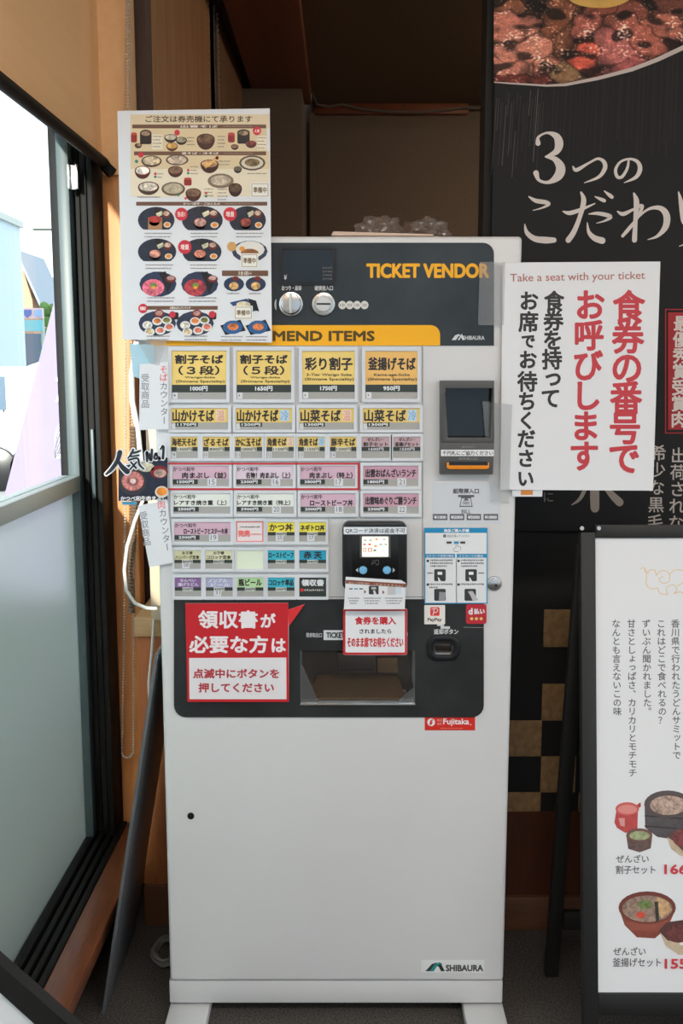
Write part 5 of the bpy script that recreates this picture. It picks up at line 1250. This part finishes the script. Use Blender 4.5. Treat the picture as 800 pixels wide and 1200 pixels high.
def crown(name, label, px, y0, y1, rx, Y):
    c0 = at(px, y0, Y); c1 = at(px, y1, Y); r = abs(at(px + rx, y0, Y).x - c0.x)
    o = thing(name, label, 'tree', (c0.x, Y, -.08))
    bm = bmesh.new()
    for k in range(14):
        random.seed(k + int(px)); 
        cc = Vector((c0.x + random.uniform(-.6, .6)*r, Y + random.uniform(-.5, .5)*r, c1.z + (c0.z - c1.z)*random.uniform(.15, .85)))
        bmesh.ops.create_icosphere(bm, subdivisions=3, radius=r*random.uniform(.35, .55), matrix=Matrix.Translation(cc))
    for v in bm.verts: v.co += Vector((noise.noise(v.co*3), noise.noise(v.co*3 + Vector((5, 0, 0))), noise.noise(v.co*3 + Vector((0, 9, 0))))) * r * .35
    me = bpy.data.meshes.new('foliage'); bm.to_mesh(me); bm.free(); link_mesh('foliage', me, o, (M['leaf'],))
    MB().tube([(c0.x, Y, -.08), (c0.x + .05, Y, c1.z + .3)], [.12, .08], 8).build('trunk', M['dark_wood'], o)
crown('tree', 'round light-green tree to the right of the tan house', 56, 345, 425, 12, 24.2)
o = thing('road_sign', 'roadside signboard with a pink and blue strip and shield', 'road sign', (at(32, 390, 22.4).x, 22.4, -.08))
a, b = at(13, 361, 22.4), at(50, 373, 22.4)
MB().box(a.x, b.x, 22.4, 22.45, b.z, a.z).build('sign_panel', mat('sign_pink', (232, 196, 200), .6), o)
c_, d_ = at(13, 375, 22.4), at(50, 388, 22.4); MB().box(c_.x, d_.x, 22.4, 22.45, d_.z, c_.z).build('sign_panel', mat('sign_teal', (120, 190, 200), .6), o)
P = Print(PY(22.38)); P.STEP = .002
P.poly([(27, 363), (37, 363), (37, 368), (32, 373), (27, 368)], (70, 110, 180), 1); P.rect(14, 363, 25, 371, (240, 240, 244), 1); P.rect(40, 363, 49, 371, (150, 180, 216), 1); P.build('sign_print', o)
for x in (14, 49): p = at(x, 380, 22.42); MB().tube([(p.x, 22.48, -.08), (p.x, 22.48, a.z)], .04, 8).build('post', M['alu_pale'], o)
# parked van
Y = 11
a, b = at(-6, 437, Y), at(34, 462, Y)
o = thing('van', 'white van parked beyond the window at the left', 'van', ((a.x + b.x)/2, 11.8, -.08))
MB().prism([(a.x, Y, .18), (b.x, Y, .18), (b.x, Y, .75), (b.x - .25, Y, .8), (b.x - .45, Y, 1.27), (a.x, Y, 1.3)], (0, 1.6, 0)).build('body', M['carwhite'], o, bevel=.04)
MB().prism([(a.x + .1, Y - .01, .82), (b.x - .42, Y - .01, .82), (b.x - .56, Y - .01, 1.18), (a.x + .1, Y - .01, 1.18)], (0, .02, 0)).build('side_window', M['carglass'], o)
for x in (a.x + .35, b.x - .4):
    for yy in (Y - .02, Y + 1.5): MB().disc((x, yy, .17), .25, (0, 1, 0), .14, 24).build('wheel', M['black_plastic'], o, bevel=.02)
pole = MB().tube([(at(71, 300, 23.5).x, 23.5, -.08), (at(71, 300, 23.5).x, 23.5, at(71, 262, 23.5).z)], .10, 10).box(at(71, 300, 23.5).x - .6, at(71, 300, 23.5).x + .6, 23.45, 23.55, at(71, 270, 23.5).z, at(71, 268, 23.5).z).build('utility_pole', M['concrete'])
tag(pole, 'thin utility pole standing behind the houses', 'pole')
# nobori flag just outside
o = thing('vertical_flag', 'pale lavender vertical flag with white brush marks outside the window', 'flag', (-.80, 3.0, -.08))
fl = mat('lavender_cloth', (158, 148, 188), .8)
NP = PY(3.0)
slab([(79, 292), (92, 262), (112, 262), (112, 700), (-24, 700), (4, 585)], NP, 0, -.002).build('cloth', fl, o)
MB().tube([tuple(NP.at(112, 230) + Vector((0, 0, 0))), tuple(Vector((NP.at(112, 230).x, 3.0, -.08)))], .010, 8).build('pole', M['alu_pale'], o)
P = Print(NP.lift(.003)); P.STEP = .0004; ff = lambda x, y: (x / 3.333, 380 + y / 3.333)
for s_ in ([(262, -20, 8), (250, 10, 26), (270, 40, 22)], [(240, 60, 14), (268, 90, 26), (262, 140, 18), (274, 160, 8)], [(228, 215, 20), (262, 205, 22), (270, 240, 26), (240, 275, 22), (222, 300, 10)], [(272, 190, 10), (276, 230, 18)]): stroke(P, s_, (240, 240, 246), 1, ff, 0, .3)
for k in range(7): P.line([(a, b) for a, b, w in smooth([(*ff(240 + 26*math.cos(t*1.05 + k), 455 + 70*math.sin(t*1.05 + k*.6)), 0) for t in range(7)], 4)], .7, (236, 236, 244), 1)
P.build('print', o)

o = thing('sun_block_building', 'unseen building added behind the camera to block the sun', 'building', (3.0, -14, -.08))  # added out of view to keep low sun out of the entrance
MB().box(-2.55, 9, -18, -12, -.08, 4.6).build('wall', M['pale_wall'], o)
MB().box(-2.6, 9.1, -18.1, -11.9, 4.6, 4.75).build('roof_edge', M['alu_pale'], o)
for k in range(4): MB().box(-1.0 + k*2.4, .4 + k*2.4, -12.02, -11.98, 1.0, 2.4).build('window', M['carglass'], o)

hp = MB(); wbox(hp, 1.15, 1.35, -1.0, 5.0, -.08, .62)  # added outside so the lower part of the frosted pane darkens
tag(hp.build('pane_shade_wall', M['concrete'], bevel=.01), 'low grey wall added outside to darken the frosted pane', 'wall')
